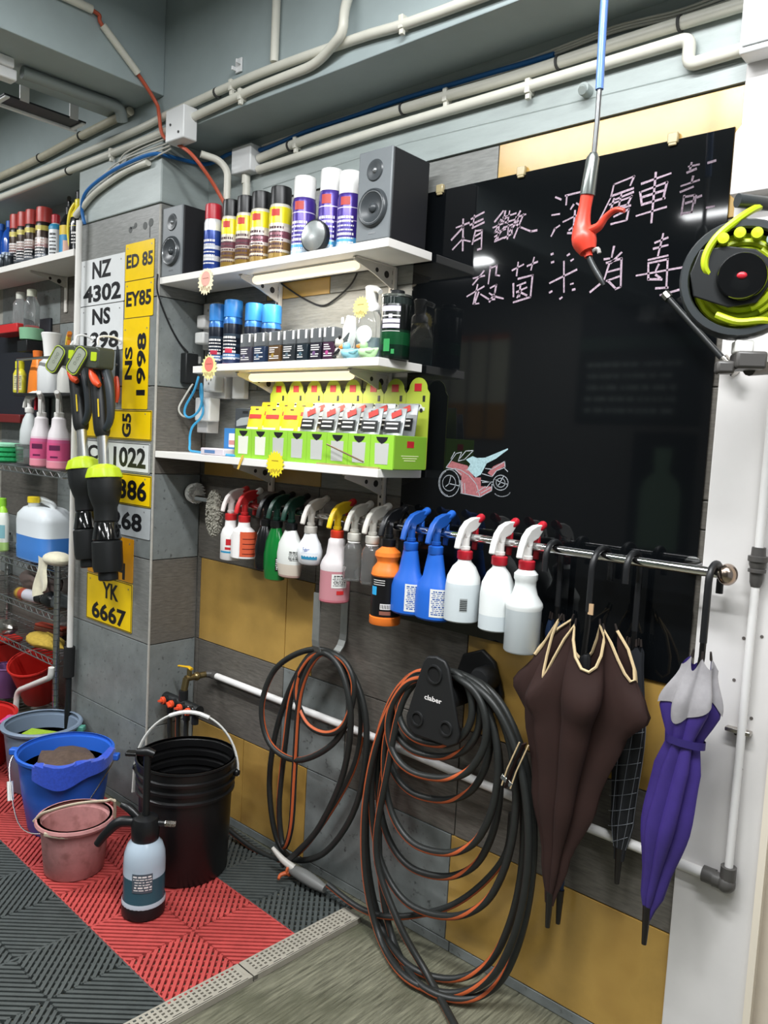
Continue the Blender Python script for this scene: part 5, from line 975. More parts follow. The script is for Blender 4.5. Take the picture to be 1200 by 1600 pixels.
ch_t = mt('chalk_pink', '#a08d9a', .9, var=.5, scale=240); ch_f = mt('chalk_faint', '#6d6069', .9, var=.5, scale=240); ch_w = mt('chalk_white', '#9a9ea4', .9, var=.35, scale=240); ch_p = mt('chalk_red', '#9a5c60', .9, var=.25, scale=160); ch_b = mt('chalk_blue', '#96b2b8', .9, var=.25, scale=160)
for j, cs in enumerate(CH_TEXT):
    b = B()
    for i, s in enumerate(cs): ribbon(b, s, .0050, -.0131, i+40*j)
    put('chalk_character', b, ch_f if j == 7 else ch_t, t, sm=False)
b = B()
for s in CH_PINK: b.add([(x,-.01295,z) for x, z in s], [tuple(range(len(s)))])
put('chalk_fairing', b, ch_p, t, sm=False)
b = B()
for s in CH_BLUE: b.add([(x,-.01300,z) for x, z in s], [tuple(range(len(s)))])
put('chalk_tank', b, ch_b, t, sm=False)
b = B()
for i, s in enumerate(CH_WHITE): ribbon(b, s, .0024, -.0131, i+50)
put('chalk_outline', b, ch_w, t, sm=False)
for x in (1.035, 1.285, 1.66):
    put('board_clip', B().box((x,-.0145,2.055),(.022,.0115,.022)).box((x,-.0168,2.046),(.018,.005,.014)), mt('clip_clear','#c9b98f',.2,trans=.3), t, bev=.002)

# ================================================================== BLOW GUN ON ITS BLUE HOSE
blt = mt('blue_hose', '#6486c6', .25, trans=.15)
t = thing('blow_gun', 'red air blow gun hanging on a translucent blue hose', 'blow gun', (1.63,-.30,0))
put('air_hose', B().tube([(-.006,0,2.88),(-.004,0,2.5),(-.002,0,2.2),(.001,0,2.06)], .0075, 12, smooth=3), blt, t)
put('swivel_rod', B().tube([(.001,0,2.07),(.001,0,2.0),(-.001,0,1.925)], .0048, 10), mt('gun_steel','#7d7f80',.3,.9), t)
put('coupler', B().tube([(-.001,0,1.945),(-.002,0,1.935),(-.008,0,1.868)], [.007,.0125,.0145], 14), mt('coupler_grey','#6f7471',.25,.7), t)
redg = mt('gun_red', '#d0402f', .38)
put('body', B().tube([(-.008,0,1.872),(-.012,0,1.84),(-.014,0,1.81),(-.008,0,1.785),(.002,0,1.762)], [.0125,.0125,.017,.024,.016], 14, smooth=4), redg, t)
put('lever', B().tube([(.002,0,1.80),(.020,0,1.806),(.034,0,1.822),(.052,0,1.832),(.070,0,1.828)], [.012,.010,.0075,.0065,.005], 10, smooth=4, flat=.8), redg, t)
put('tip_nut', B().tube([(.0,0,1.765),(.004,0,1.752)], .0085, 8), redg, t)
put('nozzle', B().tube([(.003,0,1.755),(.014,0,1.735),(.032,0,1.708),(.040,0,1.695)], [.005,.0055,.0055,.003], 10, smooth=3), mt('gun_tip','#37393a',.35,.5), t)
put('hang_loop', B().tube([(.012,0,1.762),(.022,0,1.765),(.026,0,1.756)], .004, 8, smooth=3), mt('loop_grey','#8a8684',.4), t)

# ================================================================== LIME CABLE REEL
limec = mt('lime_cable', '#b2c321', .4)
t = thing('cable_reel', 'round black cable reel wound with lime green cable on the jamb', 'cable reel', (1.905,-.255,1.69))
A = MX.Rotation(math.atan2(.48, 1.44),4,'Z') @ MX.Rotation(pi/2,4,'X') @ MX.Scale(.88,4)     # local +z towards the camera side
Rm = mt('reel_black', '#1d1f20', .4); Rg = mt('reel_grey', '#34383a', .35)
put('rim', B().lathe([(.095,-.03),(.112,-.03),(.114,-.02),(.114,.022),(.110,.030),(.098,.030),(.095,.022)],n=44,mat=A,capb=False,capt=False), Rg, t)
put('back_flange', B().lathe([(.0,-.034),(.111,-.034),(.111,-.028),(.0,-.028)],n=40,mat=A), Rm, t)
put('drum', B().lathe([(.048,-.028),(.048,.02)],n=28,mat=A), Rm, t)
b = B()
for k, (r, z, a0, a1) in enumerate([(.057,-.016,0,360),(.057,-.003,0,360),(.057,.010,0,360),(.070,-.014,0,360),(.070,0,0,360),(.071,.013,-60,130),(.083,-.012,0,360),(.084,.002,-100,110),(.060,.021,-70,60)]):
    b.tube([A @ V((r*cos(rad(a0+(a1-a0)*i/28)), r*sin(rad(a0+(a1-a0)*i/28)), z)) for i in range(29)], .0066, 8)
b.tube([A @ V((-.050,.0,.024)),A @ V((-.068,.02,.034)),A @ V((-.066,.05,.036)),A @ V((-.045,.085,.034)),A @ V((.0,.125,.02)),A @ V((.03,.15,-.02))], .0066, 8, smooth=6)
b.tube([A @ V((-.040,-.070,.024)),A @ V((.0,-.085,.03)),A @ V((.05,-.083,.026)),A @ V((.08,-.10,.0)),A @ V((.085,-.16,-.03))], .0066, 8, smooth=6)
put('lime_cable', b, limec, t)
put('front_plate', B().prism([(-.085,-.035),(-.02,-.058),(.03,-.05),(.052,-.01),(.050,.03),(.02,.052),(-.03,.06),(-.08,.055),(-.094,.01)], .006, A @ at(0,0,.030)), Rm, t, bev=.002)
put('hub', B().lathe([(.0,.036),(.046,.036),(.046,.044),(.042,.050),(.010,.050),(.0,.047)],n=34,mat=A), tb2, t)
put('red_button', B().ball((.0,.0,.049),(.0095,.007,.004),mat=A), red, t)
for k, an in enumerate((118, 97, 76)):
    put('socket_cap', B().lathe([(.0105,.0),(.0115,.012),(.0105,.02),(.0,.021)],n=14,mat=A @ at(.083*cos(rad(an)),.083*sin(rad(an)),.024)), limec, t)
put('plug', B().lathe([(.010,.0),(.0115,.012),(.0105,.02),(.0,.021)],n=14,mat=A @ at(.083*cos(rad(55)),.083*sin(rad(55)),.022)), mt('plug_grey','#7f9493',.4), t)
put('support_arm', B().tube([(-.012,-.02,.132),(.03,.03,.132),(.045,.232,.13)], .012, 12), Rg, t)
put('bracket', B().tube([A @ V((0,-.03,-.034)),(.045,.10,-.02),(.04,.234,-.02)], .016, 10), Rm, t)
put('wall_plate', B().bx(.008,.075,.2355,.2445,-.07,.17), white, t, bev=.003)
put('lower_clamp', B().box((.02,.01,-.138),(.05,.06,.03),rz=rad(30)).box((-.012,-.01,-.150),(.03,.03,.022),rz=rad(30)), fit, t, bev=.005)
put('clamp_post', B().tube([(.02,.02,-.15),(.035,.1,-.14),(.045,.234,-.06)], .012, 10), fit, t)
put('clamp_cap', B().box((.012,0,-.115),(.03,.035,.022),rz=rad(30)), plastic('#d9d8d2'), t, bev=.003)
t = thing('cover_box', 'white cover box with slanted corner on the jamb behind the cable reel', 'cover', (1.855,-.0205,1.90))
put('cover', B().prism([(-.050,.0),(.10,.0),(.10,.155),(-.02,.155),(-.050,.12)], .045, XZ), white, t, bev=.003)
t = thing('spray_lance', 'thin black lance slanting across the board below the cable reel', 'lance')
put('tube', B().cyl((1.69,-.05,1.715),(1.825,-.05,1.572),.0065), Rm, t)
put('end_nut', B().cyl((1.684,-.05,1.722),(1.694,-.05,1.711),.010,n=8), met, t)
put('end_fitting', B().cyl((1.815,-.05,1.583),(1.843,-.05,1.553),.011,n=10), met, t)
put('wall_hook', B().tube([(1.83,-.05,1.567),(1.834,-.03,1.563),(1.836,-.0205,1.56)],.005,8), met, t)

# ================================================================== TAP AND MANIFOLD BEHIND THE BLACK BUCKET
yl = mt('tap_yellow', '#e0b01e', .35); brass = mt('brass', '#8a7a55', .3, .9)
t = thing('garden_tap', 'tap with yellow lever on the low pipe by the pillar', 'tap', (.13,-.09,.53))
put('tap_body', B().cyl((0,.045,0),(0,-.045,0),.011).cyl((0,-.03,0),(0,-.03,.03),.009).cyl((0,-.042,0),(0,-.05,-.04),.012).ball((0,0,0),.0155), brass, t)
put('lever', B().tube([(.012,-.030,.033),(-.005,-.030,.037),(-.06,-.034,.030)], [.008,.007,.0055], 8, flat=.6), yl, t)
put('union', B().tube([(0,.04,0),(.012,.055,0),(.025,.06,-.002)], .012, 10), fit, t)
t = thing('hose_manifold', 'black four way hose manifold with orange knobs', 'manifold', (.13,-.142,.44))
put('manifold_body', B().cyl((-.105,0,0),(.095,0,0),.019,n=16).cyl((0,0,.015),(0,0,.05),.016), tb_, t)
for k in range(4):
    x = -.078+k*.05
    put('valve', B().cyl((x,0,-.012),(x,0,-.05),.012).cyl((x,-.01,0),(x,-.026,0),.016), tb_, t)
    o = put('knob', B().lathe([(.013,0),(.0135,.008),(.011,.010)],mat=at(x,-.026,0) @ MX.Rotation(pi/2,4,'X'),n=14).box((x,-.040,0),(.020,.010,.006),ry=rad(40 if k % 2 else -10)), orr, t)
put('white_print', B().box((.07,-.0193,.011),(.03,.0006,.004)), inkw, t, sm=False)
hb1 = mt('hose_black', '#232524', .45, var=.12, scale=60); ho1 = mt('hose_orange', '#b8582f', .5)
for k, lab in ((0,'short black hose dropping from the manifold, nearest the pillar'),(1,'short black hose dropping from the manifold, second from the pillar'),(2,'orange striped hose dropping from the manifold')):
    x = .052+k*.05
    o = put('supply_hose', B().tube([(x,-.142,.392),(x+.002,-.14,.3),(x+.006*k,-.11,.15),(x+.02*k,-.10-.012*k,.03),(x+.06+.03*k,-.085-.022*k,.026)], .0085, 10, smooth=5, stripe=(3,5,1) if k == 2 else (0,1,1)), [hb1, ho1 if k > 0 else hb1], sm=True)
    tag(o, lab, 'hose')

# ================================================================== HOSES
def hose(label, pts, r, tw, ends=True):
    t = thing('garden_hose', label, 'hose')
    put('hose_run', B().tube(pts, r, 14, smooth=7, stripe=(0,1,1), twist=tw), [hb1, ho1], t)
    return t
hose('black and orange garden hose looped over the grey strap hook', HOSE_L, .0092, 1.2)
hose('long black and orange garden hose coiled on the plastic hanger', HOSE_R, .0094, HOSE_RR)
hose('hose running from the grey spray gun to the wall under the coil', HOSE_G, .0088, 1.)
gst = mt('strap_steel', '#8b8d8a', .4, .5, var=.08)
t = thing('strap_hook', 'flat grey steel hook holding the first hose', 'hook')
pr = [(-.0095,.99),(-.0095,.80)]+[(-.0095-.06+.06*cos(pi*k/10),.795-.06*sin(pi*k/10)) for k in range(11)]+[(-.1295,.80),(-.1295,.935)]
b = B()
n = len(pr); vs = []
for (y, z) in pr: vs += [(.743,y,z),(.771,y,z)]
for i, (y, z) in enumerate(pr):
    a = pr[max(i-1,0)]; c_ = pr[min(i+1,n-1)]; dy, dz = c_[0]-a[0], c_[1]-a[1]; l = math.hypot(dy,dz); vs += [(.743,y+dz/l*.0035,z-dy/l*.0035),(.771,y+dz/l*.0035,z-dy/l*.0035)]
fs = []
for i in range(n-1):
    a = 2*i; c_ = 2*n+2*i
    fs += [(a,a+1,a+3,a+2),(c_,c_+2,c_+3,c_+1),(a,a+2,c_+2,c_),(a+1,c_+1,c_+3,a+3)]
fs += [(0,2*n,2*n+1,1),(2*n-2,2*n-1,4*n-1,4*n-2)]
put('strap', B().add(vs, fs), gst, t, sm=False)
put('rivet', B().lathe([(.005,0),(.004,.003),(0,.004)],mat=at(.757,-.0133,.965) @ MX.Rotation(pi/2,4,'X'),n=10), met, t)
t = thing('hose_hanger', 'black plastic hose hanger with rounded three hole front plate', 'hose hanger', (1.215,0,.735))
pb = mt('hanger_black', '#1b1c1d', .5)
put('front_plate', B().prism([(-.040,.095),(-.085,-.06),(-.080,-.085),(-.055,-.10),(.055,-.10),(.080,-.085),(.085,-.06),(.040,.095),(.028,.112),(0,.118),(-.028,.112)], .012, at(0,-.140,0) @ XZ), pb, t, bev=.004)
for x, z, r in ((0,.072,.020),(-.046,-.055,.015),(.046,-.055,.015)):
    o = put('hole_rim', B().lathe([(r+.005,0),(r+.004,.004),(r,.004),(r-.001,0)],mat=at(x,-.152,z) @ MX.Rotation(pi/2,4,'X'),n=20), pb, t)
    put('hole', B().prism(circ(r-.001,18), .0008, at(x,-.152,z) @ XZ), mt('hole_dark','#050505',.9), o, sm=False)
tb = B(); text(tb, 'claber', .055, .013, at(0,-.1523,.008) @ FRONT, .02); put('lettering', tb, inkw, t, sm=False)
put('drum', B().lathe([(.050,0),(.050,.125)],mat=at(0,-.014,.002) @ MX.Rotation(pi/2,4,'X'),n=26,a0=-10,a1=190), pb, t)
put('wall_bracket', B().prism([(.0,-.02),(.085,-.02),(.10,.02),(.07,.10),(.03,.125),(-.03,.10),(-.05,.04)], .014, at(.02,-.009,0) @ XZ), pb, t, bev=.004)
put('side_boss', B().lathe([(.035,0),(.035,.03),(.028,.045),(.0,.047)],mat=at(.075,-.022,.055) @ MX.Rotation(pi/2,4,'X'),n=20).lathe([(.022,0),(.022,.04),(.0,.045)],mat=at(.105,-.022,.0) @ MX.Rotation(pi/2,4,'X'),n=16), pb, t)
t = thing('hose_gun', 'grey and orange hose spray gun lying on the mat by the wall', 'spray gun', (.70,-.10,.045), rz=rad(4))
gg = mt('gun_grey', '#6b6c6a', .4)
put('barrel', B().tube([(-.03,0,.005),(.02,0,.005),(.07,0,.0),(.11,0,-.003)], [.014,.020,.018,.012], 12, smooth=3), gg, t)
put('grip', B().tube([(-.02,0,.012),(-.06,-.01,.03),(-.10,-.015,.055)], [.012,.010,.006], 10, smooth=3), mt('grip_pale','#bdb9b2',.4), t)
put('orange_collar', B().tube([(-.035,-.004,.004),(-.028,-.004,.004)], .018, 12), ho1, t)
put('trigger', B().tube([(-.03,-.012,.0),(-.045,-.03,-.006),(-.04,-.045,-.012)], [.007,.006,.004], 8, smooth=3), ho1, t)

# ================================================================== FLOOR MATS AND DRAIN
matr = mt('mat_red', '#b24643', .55, var=.14, scale=20); matk = mt('mat_black', '#454a49', .5, var=.18, scale=20)
def mat_mesh(w_, d_, x_lo=0., y_lo=0.):
    """ribbed tile over [x_lo, .4] x [y_lo, .4] in tile coordinates (cut where a wall is in the way)"""
    b = B(); q = .2; st = .0222
    X0, Y0, X1, Y1 = x_lo, y_lo, .4, .4
    def seg(p0, p1, hw, z0, z1):
        dx, dy = p1[0]-p0[0], p1[1]-p0[1]; l = math.hypot(dx, dy)
        if l < .006: return
        nx, ny = -dy/l*hw, dx/l*hw
        A_ = [(p0[0]-nx,p0[1]-ny),(p1[0]-nx,p1[1]-ny),(p1[0]+nx,p1[1]+ny),(p0[0]+nx,p0[1]+ny)]
        vs = [(x,y,z0) for x, y in A_]+[(x,y,z1) for x, y in A_]
        b.add(vs, [(4,5,6,7),(0,1,5,4),(1,2,6,5),(2,3,7,6),(3,0,4,7)])
    def clip(ax, ay, bx_, by, x0, y0, x1, y1):
        t0, t1 = 0., 1.; dx, dy = bx_-ax, by-ay
        for p, q_ in ((-dx,ax-x0),(dx,x1-ax),(-dy,ay-y0),(dy,y1-ay)):
            if abs(p) < 1e-9:
                if q_ < 0: return None
            else:
                r = q_/p
                if p < 0: t0 = max(t0, r)
                else: t1 = min(t1, r)
        if t0 >= t1: return None
        return (ax+dx*t0, ay+dy*t0), (ax+dx*t1, ay+dy*t1)
    for qi in range(2):
        for qj in range(2):
            x0, y0 = max(qi*q,X0), max(qj*q,Y0); x1, y1 = (qi+1)*q, (qj+1)*q
            if x1 <= x0 or y1 <= y0: continue
            s = 1 if (qi+qj) % 2 == 0 else -1
            cx, cy = qi*q+q/2, qj*q+q/2
            n = int(q*1.42/(st/1.414))
            for k in range(-n, n+1):
                o = k*st/1.414; px, py = cx-s*o*.7071, cy+o*.7071
                c_ = clip(px-.3*.7071, py-.3*.7071*s, px+.3*.7071, py+.3*.7071*s, x0, y0, x1, y1)
                if c_: seg(*c_, .0047, .004, .015)
            for k in range(-9, 10):
                o = k*.024; px, py = cx+o*.7071, cy+s*o*.7071
                c_ = clip(px-.3*.7071, py+.3*.7071*s, px+.3*.7071, py-.3*.7071*s, x0, y0, x1, y1)
                if c_: seg(*c_, .0035, .002, .0095)
    for x in (X0+.002, X1-.002): seg((x,Y0),(x,Y1),.0018,.002,.0145)
    for y in (Y0+.002, Y1-.002): seg((X0,y),(X1,y),.0018,.002,.0145)
    return b
mt_t = thing('interlocking_mat', 'red and black ribbed plastic tile mat covering the wash bay floor', 'floor mat', (.012,.030,.0005), rz=rad(-2))
o_r = o_k = None
for i in range(6):
    xb = .48-.4*i
    for j, yb in enumerate((-.67, -1.07, -1.47)):
        if i == 5 and j == 0: pass
        m = matr if j == 0 else matk
        src = o_r if j == 0 else o_k
        if src is None:
            o = put('mat_tile', mat_mesh(.4,.4), m, mt_t, (xb,yb,0), sm=False)
            if j == 0: o_r = o
            else: o_k = o
        else:
            o = src.copy(); C.objects.link(o); o.parent = mt_t; o.location = (xb,yb,0)
# cut row against the wall: tiles turned so their full edge meets the red row
cutw = put('mat_tile', mat_mesh(.4,.4,0,.178), matk, mt_t, (.88,.13,0), sm=False, rot=(0,0,pi))
o = cutw.copy(); C.objects.link(o); o.parent = mt_t; o.location = (.48,.13,0)
drm = mt('drain_beige', '#9b968a', .5, var=.10, scale=25); dkk = mt('drain_dark', '#171512', .8)
dt = thing('drain_channel', 'beige plastic drain grating in sections across the floor', 'drain', (.920,-.085,.0008), rz=rad(-2.6))
sec = None
for k in range(4):
    if sec is None:
        b = B(); L_ = .376; W = .064
        for x in (-.0305, -.0185, -.0065, .0055, .0175): b.bx(x-.0028,x+.0028,-L_,0,.004,.016)
        n = 25
        for i in range(n+1): b.bx(-.031,.0175,-L_+L_*i/n-.0036,-L_+L_*i/n+.0036,.004,.0158)
        b.bx(.0175,.031,-L_,0,.002,.0162).bx(-.0335,-.0295,-L_,0,.0,.0162).bx(.029,.0335,-L_,0,.0,.0162).bx(-.0335,.0335,-L_,-L_+.012,.004,.0163).bx(-.0335,.0335,-.012,0,.004,.0163)
        sec = put('grate_section', b, drm, dt, (0,0,0), sm=False)
    else:
        o = sec.copy(); C.objects.link(o); o.parent = dt; o.location = (0,-.380*k,0)
for k in range(4):
    b = B(); 
    for i in range(8): b.bx(.0225,.0245,-.380*k-.03-i*.042,-.380*k-.055-i*.042,.0162,.0165)
    put('slot_row', b, dkk, dt, sm=False)
put('channel_bed', B().bx(-.0295,.029,-1.52,0,.0003,.0018), dkk, dt, sm=False)

# ================================================================== BUCKETS AND SPRAYER
ZM = .0158
def bucket(t, prof, m, n=40, th=.004, **k):
    """prof: outer (r,z) from the base up; the inside is a thin wall lower"""
    inn = [(max(r-th,.001), z if i else th+z) for i, (r, z) in enumerate(prof)]
    return put('bucket_body', B().lathe([(0,0)]+prof+inn[::-1]+[(0,th)], n=n, **k), m, t)
bkm = mt('bucket_black', '#101011', .38)
t = thing('black_bucket', 'tall black pail with white handle behind the foam sprayer', 'bucket', (.375,-.292,ZM))
bucket(t, [(.132,0),(.136,.006),(.142,.255),(.150,.258),(.151,.266),(.144,.270),(.145,.286),(.152,.289),(.153,.297),(.146,.300),(.147,.316),(.154,.319),(.155,.327),(.149,.330),(.151,.352),(.155,.356),(.154,.362),(.148,.362)], bkm)
dr = V((cos(yaw),sin(yaw),0)); dn = V((-sin(yaw),cos(yaw),0))
hp = [dr*(-.162*cos(pi*k/16)) + dn*(.02*sin(pi*k/16)) + V((0,0,.305+.185*sin(pi*k/16))) for k in range(17)]
hp = [hp[0]+V((0,0,-.07))+dn*-.01]+hp+[hp[-1]+V((0,0,-.0))]
put('handle', B().tube(hp, .0058, 8, smooth=2, flat=.6), plastic('#d8d8d4'), t)
put('hand_grip', B().tube(hp[7:12], .0095, 8, smooth=2, flat=.7), plastic('#e3e3e0'), t)
for s in (-1, 1): put('handle_lug', B().ball(dr*s*.157+V((0,0,.312)), .012, 12, 8), bkm, t)
put('bucket_lip', B().box(dr*-.165+V((0,0,.356)),(.05,.03,.012),rz=yaw), bkm, t, bev=.004)
t = thing('blue_bucket', 'bright blue bucket with cloths over its rim on the red mat', 'bucket', (-.130,-.432,ZM))
bl2 = mt('bucket_blue', '#2a62c8', .4)
bucket(t, [(.112,0),(.116,.006),(.135,.12),(.136,.124),(.149,.24),(.151,.25),(.159,.252),(.160,.262),(.156,.264)], bl2)
put('water', B().lathe([(0,.205),(.144,.205)],n=36), mt('dirty_water','#4a4038',.08,spec=.5), t)
q = random.Random(11)
def lump(cx, cy, cz, rx, ry, rz_, sd, m, par, nm, n=18):
    qq = random.Random(sd); ph = [qq.uniform(0,6) for _ in range(6)]
    b = B().ball((0,0,0), 1., n, 12)
    b.v = [((x*rx)*(1+.16*sin(5*x+ph[0]+3*z)+.10*sin(9*y+ph[1]))+cx, (y*ry)*(1+.16*sin(6*y+ph[2]+2*x))+cy, z*rz_*(1+.22*sin(5*x+ph[3])*sin(6*y+ph[4]))+cz) for x, y, z in b.v]
    return put(nm, b, m, par)
rag = tag(lump(-.125,-.425,ZM+.212,.118,.105,.032,5,mt('rag_brown','#56463c',.9,var=.25,scale=70),None,'wet_rag'), 'soaked dark brown rag heaped inside the blue bucket', 'rag')
def drape(name, label, cat, cx, cy, zrim, R, a0, a1, drop, m, th=.004, inside=.05, seed=1):
    qq = random.Random(seed); ph = qq.uniform(0, 6)
    def P(u, v):
        a = rad(a0+(a1-a0)*u)
        wob = .5+.5*sin(9*u+ph)+.25*sin(17*u+2*ph)
        L_ = inside+drop*(.75+.25*sin(5*u+ph)*1.0)*sin(pi*min(1,max(0,.12+u*.8)))**.5
        s = v*L_
        if s < inside: r = R-.012-(inside-s)*.55; z = zrim-(inside-s)*.65+.006
        else: r = R+.006+.006*wob+.05*0; z = zrim+.006-(s-inside)
        if abs(s-inside) < .015: z += .003
        return (cx+r*cos(a), cy+r*sin(a), z+.004*sin(14*u+ph))
    return tag(put(name, B().grid(P, 34, 14), m), label, cat)
drape('blue_cloth', 'dark blue microfibre cloth hanging over the rim of the blue bucket', 'cloth', -.130, -.432, ZM+.262, .160, -62, 46, .085, mt('cloth_blue','#2448b8',.95,var=.2,scale=120,sheen=.3))
put('bucket_handle', B().tube([dr*-.165+V((0,0,.245)), dr*-.172-dn*.04+V((0,0,.20)), dr*-.09-dn*.150+V((0,0,.07)), dr*.0-dn*.175+V((0,0,.05)), dr*.10-dn*.15+V((0,0,.10)), dr*.165-dn*.03+V((0,0,.22)), dr*.166+V((0,0,.245))], .0022, 6, smooth=6), met, t)
put('rim_lug', B().box(dr*-.172+V((0,0,.245)),(.035,.026,.022),rz=yaw).box(dr*.170+V((0,0,.245)),(.03,.026,.022),rz=yaw), bl2, t, bev=.004)
put('white_grip', B().cyl(dr*-.165-dn*.05+V((0,0,.16)), dr*-.15-dn*.075+V((0,0,.105)),.010), plastic('#e6e6e2'), t)
t = thing('pink_bucket', 'small faded pink bucket with pale strap handle across it', 'bucket', (.160,-.543,ZM))
pkm = mt('bucket_pink', '#b98482', .55, var=.12, scale=30, dirt=('#9a6a66',25,.52,.7))
bucket(t, [(.084,0),(.088,.005),(.100,.14),(.101,.150),(.113,.152),(.117,.160),(.114,.168),(.106,.168)], pkm, n=36, th=.005)
hd = [dr*(-.112)+V((0,0,.158))-dn*.03]+[dr*(-.112+.235*k/10)-dn*(.03+.015*sin(pi*k/10)-.02*k/10)+V((0,0,.172+.055*k/10+.02*sin(pi*k/10))) for k in range(1,11)]+[dr*.118+dn*.01+V((0,0,.165))]
put('strap_handle', B().tube(hd, .0085, 8, smooth=2, flat=.55), mt('handle_pale','#bcae98',.6,var=.1), t)
put('strap_handle', B().tube([dr*.112-dn*.01+V((0,0,.160)), dr*.085-dn*.06+V((0,0,.158)), dr*.02-dn*.108+V((0,0,.156)), dr*-.05-dn*.105+V((0,0,.158))], .007, 8, smooth=5, flat=.6), mt('handle_pale','#bcae98',.6,var=.1), t)
t = thing('foam_sprayer', 'hand pump foam sprayer holding dark liquid before the black pail', 'sprayer', (.502,-.512,ZM))
put('base_ring', B().lathe([(.055,0),(.060,.004),(.061,.036),(.058,.042)],n=30), dk, t)
put('tank', B().lathe([(.055,.030),(.0605,.034),(.0605,.046),(.057,.052),(.058,.15),(.056,.178),(.048,.202),(.036,.216),(.033,.220)],n=32), mt('tank_natural','#c3d0da',.18,trans=.12,ior=1.4,bands=[(0,'#b9c6d0'),(.10,'#33505c'),(.47,'#b4c4d2')]), t)
put('liquid', B().lathe([(.050,.036),(.0555,.050),(.0560,.120),(.0,.120)],n=30), mt('liquid_teal','#24404a',.2), t)
put('collar', B().lathe([(.036,.215),(.038,.218),(.040,.262),(.034,.278),(.020,.284)],n=28), dk, t)
put('pump_rod', B().tube([(0,0,.27),(0,0,.46)], .010, 12), dk, t)
put('pump_handle', B().tube([dr*-.03+V((0,0,.466)), V((0,0,.468)), dr*.02+V((0,0,.462))], [.010,.013,.010], 12), dk, t)
put('side_grip', B().tube([dr*-.03+V((0,0,.262)), dr*-.075+V((0,0,.258)), dr*-.11+V((0,0,.225)), dr*-.135+V((0,0,.19))], [.014,.015,.013,.011], 12, smooth=4), dk, t)
put('trigger', B().tube([dr*-.02+V((0,0,.275)), dr*-.05+dn*.01+V((0,0,.295)), dr*-.075+dn*.02+V((0,0,.30))], [.010,.012,.008], 10, smooth=3), dk, t)
put('nozzle', B().tube([dr*.03+V((0,0,.262)), dr*.065+V((0,0,.262))], [.010,.007], 12), dk, t)
b = B(); b.tube([dr*(.055+.0005*k)+(dn*cos(k*.9)+V((0,0,1))*sin(k*.9))*.0085+V((0,0,.262)) for k in range(60)], .0014, 5)
put('coil_spring', b, met, t)
an = math.degrees(math.atan2(-.8, .85))
put('print_panel', B().lathe([(.0583,.085),(.0585,.140)],n=8,a0=an-22,a1=an+34), mt('panel_ink','#4c5862',.4), t)
tb = B()
put('print', dashes(B(), .0588, .09, .136, an-20, an+32, 4, 21), inkw, t)

# ================================================================== RECESS BEYOND THE PILLAR
t = thing('wall_shelf', 'white shelf in the recess beyond the pillar, crowded with bottles', 'shelf', (0,0,0), group='white wall shelves')
put('board', B().bx(-1.75,-1.03,-.2,-.010,2.032,2.057), lam, t, sm=False, bev=.0015)
put('board', B().bx(-1.028,-.572,-.212,-.010,2.026,2.052), lam, t, sm=False, bev=.0015)
bracket(t, -1.03, 2.030, L=.17, H=.05)
put('bracket_leg', B().bx(-1.042,-1.018,-.016,-.0085,1.875,2.03), bsteel, t, bev=.003)
ZS = 2.0575
rb = [(0,'#26282c'),(.08,'#6a7078'),(.2,'#23262b'),(.36,'#8c6a68'),(.46,'#b9a49c'),(.6,'#3a2c22'),(.78,'#c3b55a'),(.90,'#2a2220')]
for i, x in enumerate((-1.210,-1.140,-1.068,-.965)):
    can('spray_can', 'red capped dark spray can, '+['farthest','second','third','nearest'][i]+' of four', x, -.15+.002*i, ZS if i < 3 else 2.0525, .226, .031 if i < 3 else .034, '#b5403a', .062, 'reddark', rb, 'red capped cans on the recess shelf', seed=i+40, txt=inkw, logo=(.80,.9,'#cfc06a'))
for i, x in enumerate((-1.395,-1.305)):
    t = thing('blue_bottle', 'glossy blue bottle '+('at the far end' if i == 0 else 'beside the red capped cans')+' of the recess shelf', 'bottle', (x,-.14,ZS))
    put('body', B().lathe([(.028,0),(.033,.004),(.033,.13),(.026,.165),(.015,.18),(.014,.19)],n=20), mt('blue_gloss','#1c4fa8',.15,coat=.4), t)
    put('cap', B().lathe([(.016,.188),(.016,.215),(.013,.217)],n=16), plastic('#2a62b8',.3), t)
    put('label', B().lathe([(.0334,.03),(.0334,.075)],n=8,a0=-100,a1=-20), mt('label_paleblue','#b9c9e0',.4), t)
for i in range(4):
    t = thing('small_tin', 'small dark tin at the front of the recess shelf, '+['first','second','third','fourth'][i]+' from the far end', 'tin', (-1.40+.066*i,-.186,ZS), group='small dark tins on the recess shelf')
    put('body', B().lathe([(.018,0),(.0195,.003),(.0195,.04),(.018,.043)],n=18), mt('tin_dark','#3a4046',.3,.4), t)
    put('lid', B().lathe([(.0195,.043),(.0195,.054),(.017,.056)],n=18), mt('tin_lid','#7f8892',.3,.5), t)
t = thing('spray_can', 'white bottle with red cap and black print on the recess shelf', 'bottle', (-.868,-.14,2.0525))
put('body', B().lathe([(.026,0),(.0275,.004),(.0275,.125),(.020,.145),(.014,.15)],n=20), plastic('#dfe1e2'), t)
put('cap', B().lathe([(.017,.15),(.017,.182),(.012,.186)],n=16), red, t)
put('blue_band', B().lathe([(.0278,.122),(.0285,.134),(.022,.1445)],n=20,capb=False,capt=False), mt('band_blue','#2b88b0',.4), t)
put('print', dashes(B(), .0279, .02, .11, -85, -25, 4, 60), inkk, t)
t = thing('lotion_bottle', 'dark bottle with yellow and blue label on the recess shelf', 'bottle', (-.775,-.13,2.0525))
put('body', B().lathe([(.032,0),(.036,.005),(.036,.135),(.022,.165),(.014,.175)],n=22), mt('dark_gloss','#15171a',.15), t)
put('label', B().lathe([(.0364,.010),(.0364,.088)],n=12,a0=-110,a1=10), mt('label_blue2','#2f86b5',.4), t)
